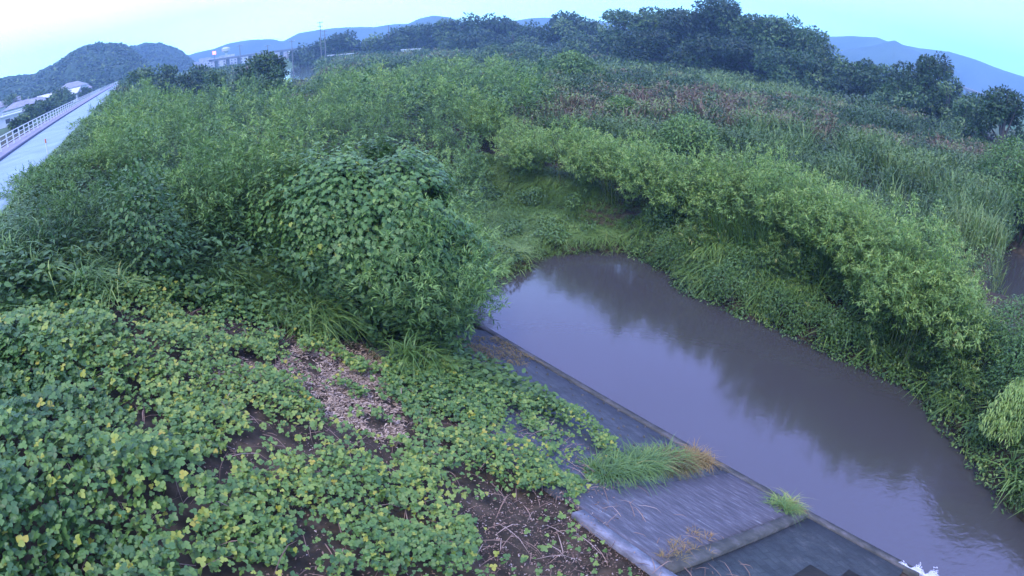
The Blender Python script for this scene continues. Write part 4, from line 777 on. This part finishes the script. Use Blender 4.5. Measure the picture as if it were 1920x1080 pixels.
def hill_woods(prof, D, depth, lab, n):
    azs = []; hs = []
    for x_, y_ in prof:
        a, e = az_el(x_, y_); azs.append(a); hs.append(D * math.tan(e) + CZ)
    A = U(azs[0], azs[-1], n); q = -U(0, 1, n) ** 1.2; H = np.interp(A, azs, hs); d = D + q * depth; z = .5 - 2 + (H + 1.5) * np.cos(q * math.pi / 2) ** .8 - 1.5; k = 9; x = np.repeat(np.sin(A) * d, k); y = np.repeat(np.cos(A) * d, k); z = np.repeat(z, k) ; r = np.repeat(U(1.5, 3.6, n), k); v = sph(n * k); v[:, 2] = np.abs(v[:, 2]); c = np.repeat(U(.05, .95, n) ** 1.4, k)
    L = Leaves(); L.add(np.column_stack([x, y, z]) + v * r[:, None] * (1, 1, .8), sph(n * k) * (1, 1, .4), v + np.array([0, 0, .6]), U(1.2, 2.6, n * k), U(.9, 2, n * k), c + rng.normal(0, .08, n * k), 'card'); tag(L.build('hill_woods', G['tree']), lab, 'woods', kind='stuff')
HP1 = [(-260, 215), (-120, 180), (0, 152), (60, 147), (100, 127), (130, 106), (160, 91), (185, 85), (230, 87), (248, 100), (268, 117), (290, 140), (310, 158)]
HP2 = [(150, 140), (225, 95), (262, 88), (278, 84), (300, 83), (318, 90), (335, 96), (348, 106), (365, 122)]
hill_woods(HP1, 470, 130, 'mixed woodland covering the near hill at the left', 13000); hill_woods(HP2, 680, 110, 'woodland covering the second, bluer hill', 5000)
hill('wooded_hill', [(-260, 215), (-120, 180), (0, 152), (60, 147), (100, 127), (130, 106), (160, 91), (185, 85), (230, 87), (248, 100), (268, 117), (290, 140), (310, 158)], 470, 130, G['hillnear'], .5, .02, canopy=9)
hill('wooded_hill', [(150, 140), (225, 95), (262, 88), (278, 84), (300, 83), (318, 90), (335, 96), (348, 106), (365, 122)], 680, 110, G['hillnear'], .5, .02, canopy=10)
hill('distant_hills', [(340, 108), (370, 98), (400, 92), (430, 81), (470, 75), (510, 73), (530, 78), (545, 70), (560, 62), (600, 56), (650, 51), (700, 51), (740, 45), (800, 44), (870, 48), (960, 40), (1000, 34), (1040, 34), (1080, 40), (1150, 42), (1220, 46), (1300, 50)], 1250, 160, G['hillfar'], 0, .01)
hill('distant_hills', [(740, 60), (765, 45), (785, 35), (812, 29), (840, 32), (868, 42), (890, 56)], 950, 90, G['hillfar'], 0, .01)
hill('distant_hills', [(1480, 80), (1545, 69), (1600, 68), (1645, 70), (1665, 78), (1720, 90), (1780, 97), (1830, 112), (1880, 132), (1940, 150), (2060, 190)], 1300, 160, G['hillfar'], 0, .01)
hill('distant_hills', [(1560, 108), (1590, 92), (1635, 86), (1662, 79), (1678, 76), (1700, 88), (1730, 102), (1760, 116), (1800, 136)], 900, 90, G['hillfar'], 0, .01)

# ------------------------------------------------------------------ utility poles
def pole(px, top, D, lab, arms=1, parts=True):
    c = far(px, D); z0 = float(ground(*c)); H = height_at(px, top, D) - z0; t = thing('utility_pole', (*c, z0), lab, 'utility pole'); w = max(.16, .00085 * D)
    MB().tube([(0, 0, 0), (0, 0, H)], [w, w * .7], 8).build('mast', G['steel'], t)
    for k in range(arms): MB().quadbox((0, 0, H - .6 - k * 1.6), (w * 12, w * .8, w * .8), .3).build('crossarm', G['steel'], t)
    for a in (-1, 1): MB().tube([(a * w * 5, a * w * 1.5, H - .55), (a * w * 5, a * w * 1.5, H - .1)], w * .4, 6).build('insulator', G['white'], t)
    return c, z0 + H
PW = [pole(548, 75, 240, 'short dark utility pole left of the tall one'), pole(602, 40, 262, 'tallest utility pole, with two crossarms, above the hedge', 3), pole(610, 56, 250, 'thinner pole standing close to the right of the tallest pole', 2), pole(503, 84, 330, 'distant utility pole above the tree by the far pool'), pole(451, 84, 360, 'small distant utility pole over the pale town', 1), pole(729, 46, 258, 'thin pole rising out of the rounded tree', 1)]

# ------------------------------------------------------------------ houses left of the levee and buildings of the far town
def house(px, py, D, w, d, h, rh, rz, lab, wall='wallw', roof='roofg', group=None, kind='gable'):
    c = far(px, D) if px > 240 else None
    if c is None:
        a, e = az_el(px, py); c = np.array([math.sin(a) * D, math.cos(a) * D])
    z0 = float(ground(*c)); t = thing('house', (*c, z0), lab, 'house', group, rz)
    MB().quadbox((0, 0, h / 2), (w, d, h)).build('wall', G[wall], t); M = MB(); e = .5
    if kind == 'gable':
        a, b = w / 2 + e, d / 2 + e; k = .15
        M.face([(-a, -b, h - .1), (a, -b, h - .1), (a, 0, h + rh), (-a, 0, h + rh)]); M.face([(a, b, h - .1), (-a, b, h - .1), (-a, 0, h + rh), (a, 0, h + rh)]); M.face([(-a, -b, h - .1 - k), (a, -b, h - .1 - k), (a, b, h - .1 - k), (-a, b, h - .1 - k)][::-1])
        M.build('roof', G[roof], t); g = MB(); g2 = MB(); g.face([(-w / 2, -d / 2, h), (-w / 2, d / 2, h), (-w / 2, 0, h + rh * .93)][::-1]); g2.face([(w / 2, -d / 2, h), (w / 2, d / 2, h), (w / 2, 0, h + rh * .93)]); g.build('gable', G[wall], t); g2.build('gable', G[wall], t)
    elif kind == 'hip':
        a, b = w / 2 + e, d / 2 + e; q = a * .45
        P = [(-a, -b, h), (a, -b, h), (a, b, h), (-a, b, h), (-q, 0, h + rh), (q, 0, h + rh)]; [M.face([P[i] for i in f]) for f in ((0, 1, 5, 4), (1, 2, 5), (2, 3, 4, 5), (3, 0, 4), (3, 2, 1, 0))]; M.build('roof', G[roof], t)
    else: M.quadbox((0, 0, h + rh / 2), (w + .6, d + .6, rh)).build('roof', G[roof], t)
    for k in range(max(1, int(w // 3))):
        x_ = -w / 2 + (k + .5) * w / max(1, int(w // 3))
        for z_ in ([1.4, 4.1] if h > 5 else [1.4]):
            for sy in (-1, 1): MB().quadbox((x_, sy * (d / 2 + .02), z_), (1.3, .08, 1.1)).build('window', G['glass'], t)
    return t
HG = 'houses below the levee on the left'
house(14, 208, 235, 11, 8, 5.2, 2.2, .9, 'large pale gabled house nearest the left edge', group=HG)
house(4, 222, 165, 14, 8, 2.6, .3, .8, 'white flat roofed shed at the left edge in front of the large house', roof='roofw', kind='flat', group=HG)
house(50, 206, 185, 15, 5, 2.7, .5, .95, 'long low shed with white roof and reddish wall', 'wallr', 'roofw', kind='flat', group=HG)
house(40, 200, 215, 12, 8, 3.6, 1.9, .6, 'wide grey tiled house behind the long white roofed shed', kind='hip', group=HG)
house(68, 196, 225, 8, 7, 3.5, 1.8, .3, 'brownish roofed house right of the wide grey tiled one', 'wallr', 'roofg', kind='hip', group=HG)
house(90, 188, 235, 9, 7, 3.5, 2.0, .2, 'house with bright pale gable front in the middle of the row', roof='roofw', group=HG)
house(106, 182, 262, 8, 6, 3.4, 1.8, .9, 'small grey roof half hidden behind the bright gable', kind='hip', group=HG)
house(134, 175, 255, 9, 7, 3.2, 2.0, .25, 'white roofed house closest to the levee railing', roof='roofw', group=HG)
house(137, 170, 300, 13, 9, 5.6, 2.6, .4, 'tall wide grey roofed house behind the white roofed one', kind='hip', group=HG)
house(157, 165, 310, 8, 7, 3.6, 2.0, .8, 'last small roof of the row before the hill', kind='hip', group=HG)
ST = [(20, 176, 235, 9), (60, 200, 160, 4.5), (80, 202, 165, 4), (98, 197, 185, 4.5), (112, 190, 200, 6), (124, 184, 230, 6), (76, 186, 260, 7), (30, 226, 120, 2.6), (44, 222, 125, 2.6), (160, 172, 250, 4)]
SL = ['tall dark tree behind the houses at the left edge', 'round shrub before the long white roofed shed', 'round shrub right of the long shed', 'green shrub below the bright pale gable', 'tree between the bright gable and the white roofed house', 'tree left of the white roofed house', 'tree behind the brownish roofed house', 'low bush behind the railing nearest the left edge', 'low bush behind the railing right of the white shed', 'shrub below the last small roof']
for (px, py, D, h), lab in zip(ST, SL):
    a, e = az_el(px, py); tree('tree', (math.sin(a) * D, math.cos(a) * D), h, h * 1.1, lab, 'tree', (.2, .9), 'low', 'trees among the houses')
TG = 'buildings of the far town'
TW = [(352, 640, 22, 7, 'pale low factory hall at the foot of the second hill'), (366, 620, 18, 6, 'pale building right of the factory hall'), (385, 660, 12, 10, 'squarish pale block left of the red sign'), (396, 600, 16, 7, 'small pale block directly left of the red sign'), (412, 610, 24, 8, 'long pale block right of the red sign'), (426, 560, 12, 9, 'grey block under the white water tower'), (447, 560, 26, 7, 'long low white building before the far hills'), (470, 540, 20, 6, 'low bluish building right of the long white one'), (493, 500, 26, 7, 'white warehouse left of the tree by the far pool'), (535, 480, 18, 5, 'low pale building behind the short utility pole'), (556, 470, 12, 7, 'small white building left of the hedge')]
for px, D, w, h, lab in TW: house(px, 100, D, w, 10, h, .6, math.radians(20 + (px % 7) * 4), lab, 'wallw', 'roofw', TG, 'flat')
house(643, 88, 250, 13, 5, 2.2, .3, .3, 'white greenhouse roof in front of the low hedge', 'wallw', 'roofw', None, 'flat')
house(772, 78, 235, 8, 4, 2.6, .3, .3, 'tiny white hut at the foot of the tree belt', 'wallw', 'roofw', None, 'flat')
def water_tower():
    c = far(425, 590); z0 = float(ground(*c)); H = height_at(425, 88, 590) - z0; t = thing('water_tower', (*c, z0), 'white water tower in the far town', 'water tower'); M = MB(); M.tube([(0, 0, 0), (0, 0, H * .7)], 1.2, 10); M.build('shaft', G['white'], t); MB().tube([(0, 0, H * .68), (0, 0, H * .78), (0, 0, H * .92), (0, 0, H)], [1.4, 4.2, 4.4, 2.0], 14).build('tank', G['white'], t)
water_tower()
def sign():
    c = far(403, 585); z0 = float(ground(*c)); H = height_at(403, 99, 585) - z0; t = thing('lit_sign', (*c, z0), 'small glowing orange red sign in the far town', 'sign'); m, tt, o = newmat('red_lamp'); e = tt.nodes.new('ShaderNodeEmission'); e.inputs[0].default_value = (1, .28, .16, 1); e.inputs[1].default_value = 3.2; tt.links.new(e.outputs[0], o.inputs[0])
    MB().tube([(0, 0, 0), (0, 0, H)], .4, 8).build('post', G['steel'], t); MB().quadbox((0, 0, H), (3.2, .8, 3.0), .3).build('panel', m, t)
sign()
def bridge(x0, y0, x1, y1, D0, D1, lab, n):
    a = far(x0, D0); b = far(x1, D1); za = height_at(x0, y0, D0); zb = height_at(x1, y1, D1); t = thing('bridge', (*a, 0), lab, 'bridge'); d = np.array([*(b - a), zb - za]); L_ = math.hypot(d[0], d[1]); ang = math.atan2(d[1], d[0])
    m = MB(); p = np.array([-d[1], d[0], 0]) / L_ * 3
    A = np.array([0, 0, za]); B = np.array([b[0] - a[0], b[1] - a[1], zb]); m.face([A - p, A + p, B + p, B - p]); k = np.array([0, 0, 1.6]); m.face([A - p - k, B - p - k, B + p - k, A + p - k]); m.face([A - p, B - p, B - p - k, A - p - k]); m.face([A + p, A + p - k, B + p - k, B + p]); m.build('deck', G['steel'], t)
    for i in range(n):
        q = A + (B - A) * (i + .5) / n; gz = float(ground(a[0] + q[0], a[1] + q[1])); MB().quadbox((q[0], q[1], (gz + q[2] - 1.6) / 2), (2, 2, q[2] - 1.6 - gz), ang).build('pier', G['steel'], t)
bridge(395, 112, 575, 88, 430, 470, 'long low dark railway bridge in front of the far town', 9)
bridge(1796, 159, 1846, 177, 420, 400, 'thin pale bridge seen between the crested tree and the dark round tree', 4)

# ------------------------------------------------------------------ air
def haze():
    m, t, o = newmat('haze'); v = t.nodes.new('ShaderNodeVolumePrincipled'); v.inputs['Color'].default_value = (.42, .68, 1.0, 1); v.inputs['Density'].default_value = .0009; v.inputs['Anisotropy'].default_value = .2; t.links.new(v.outputs[0], o.inputs['Volume'])
    h = MB().quadbox((0, 0, 71), (2940, 2940, 152)).build('haze', m); tag(h, kind='stuff')
haze()
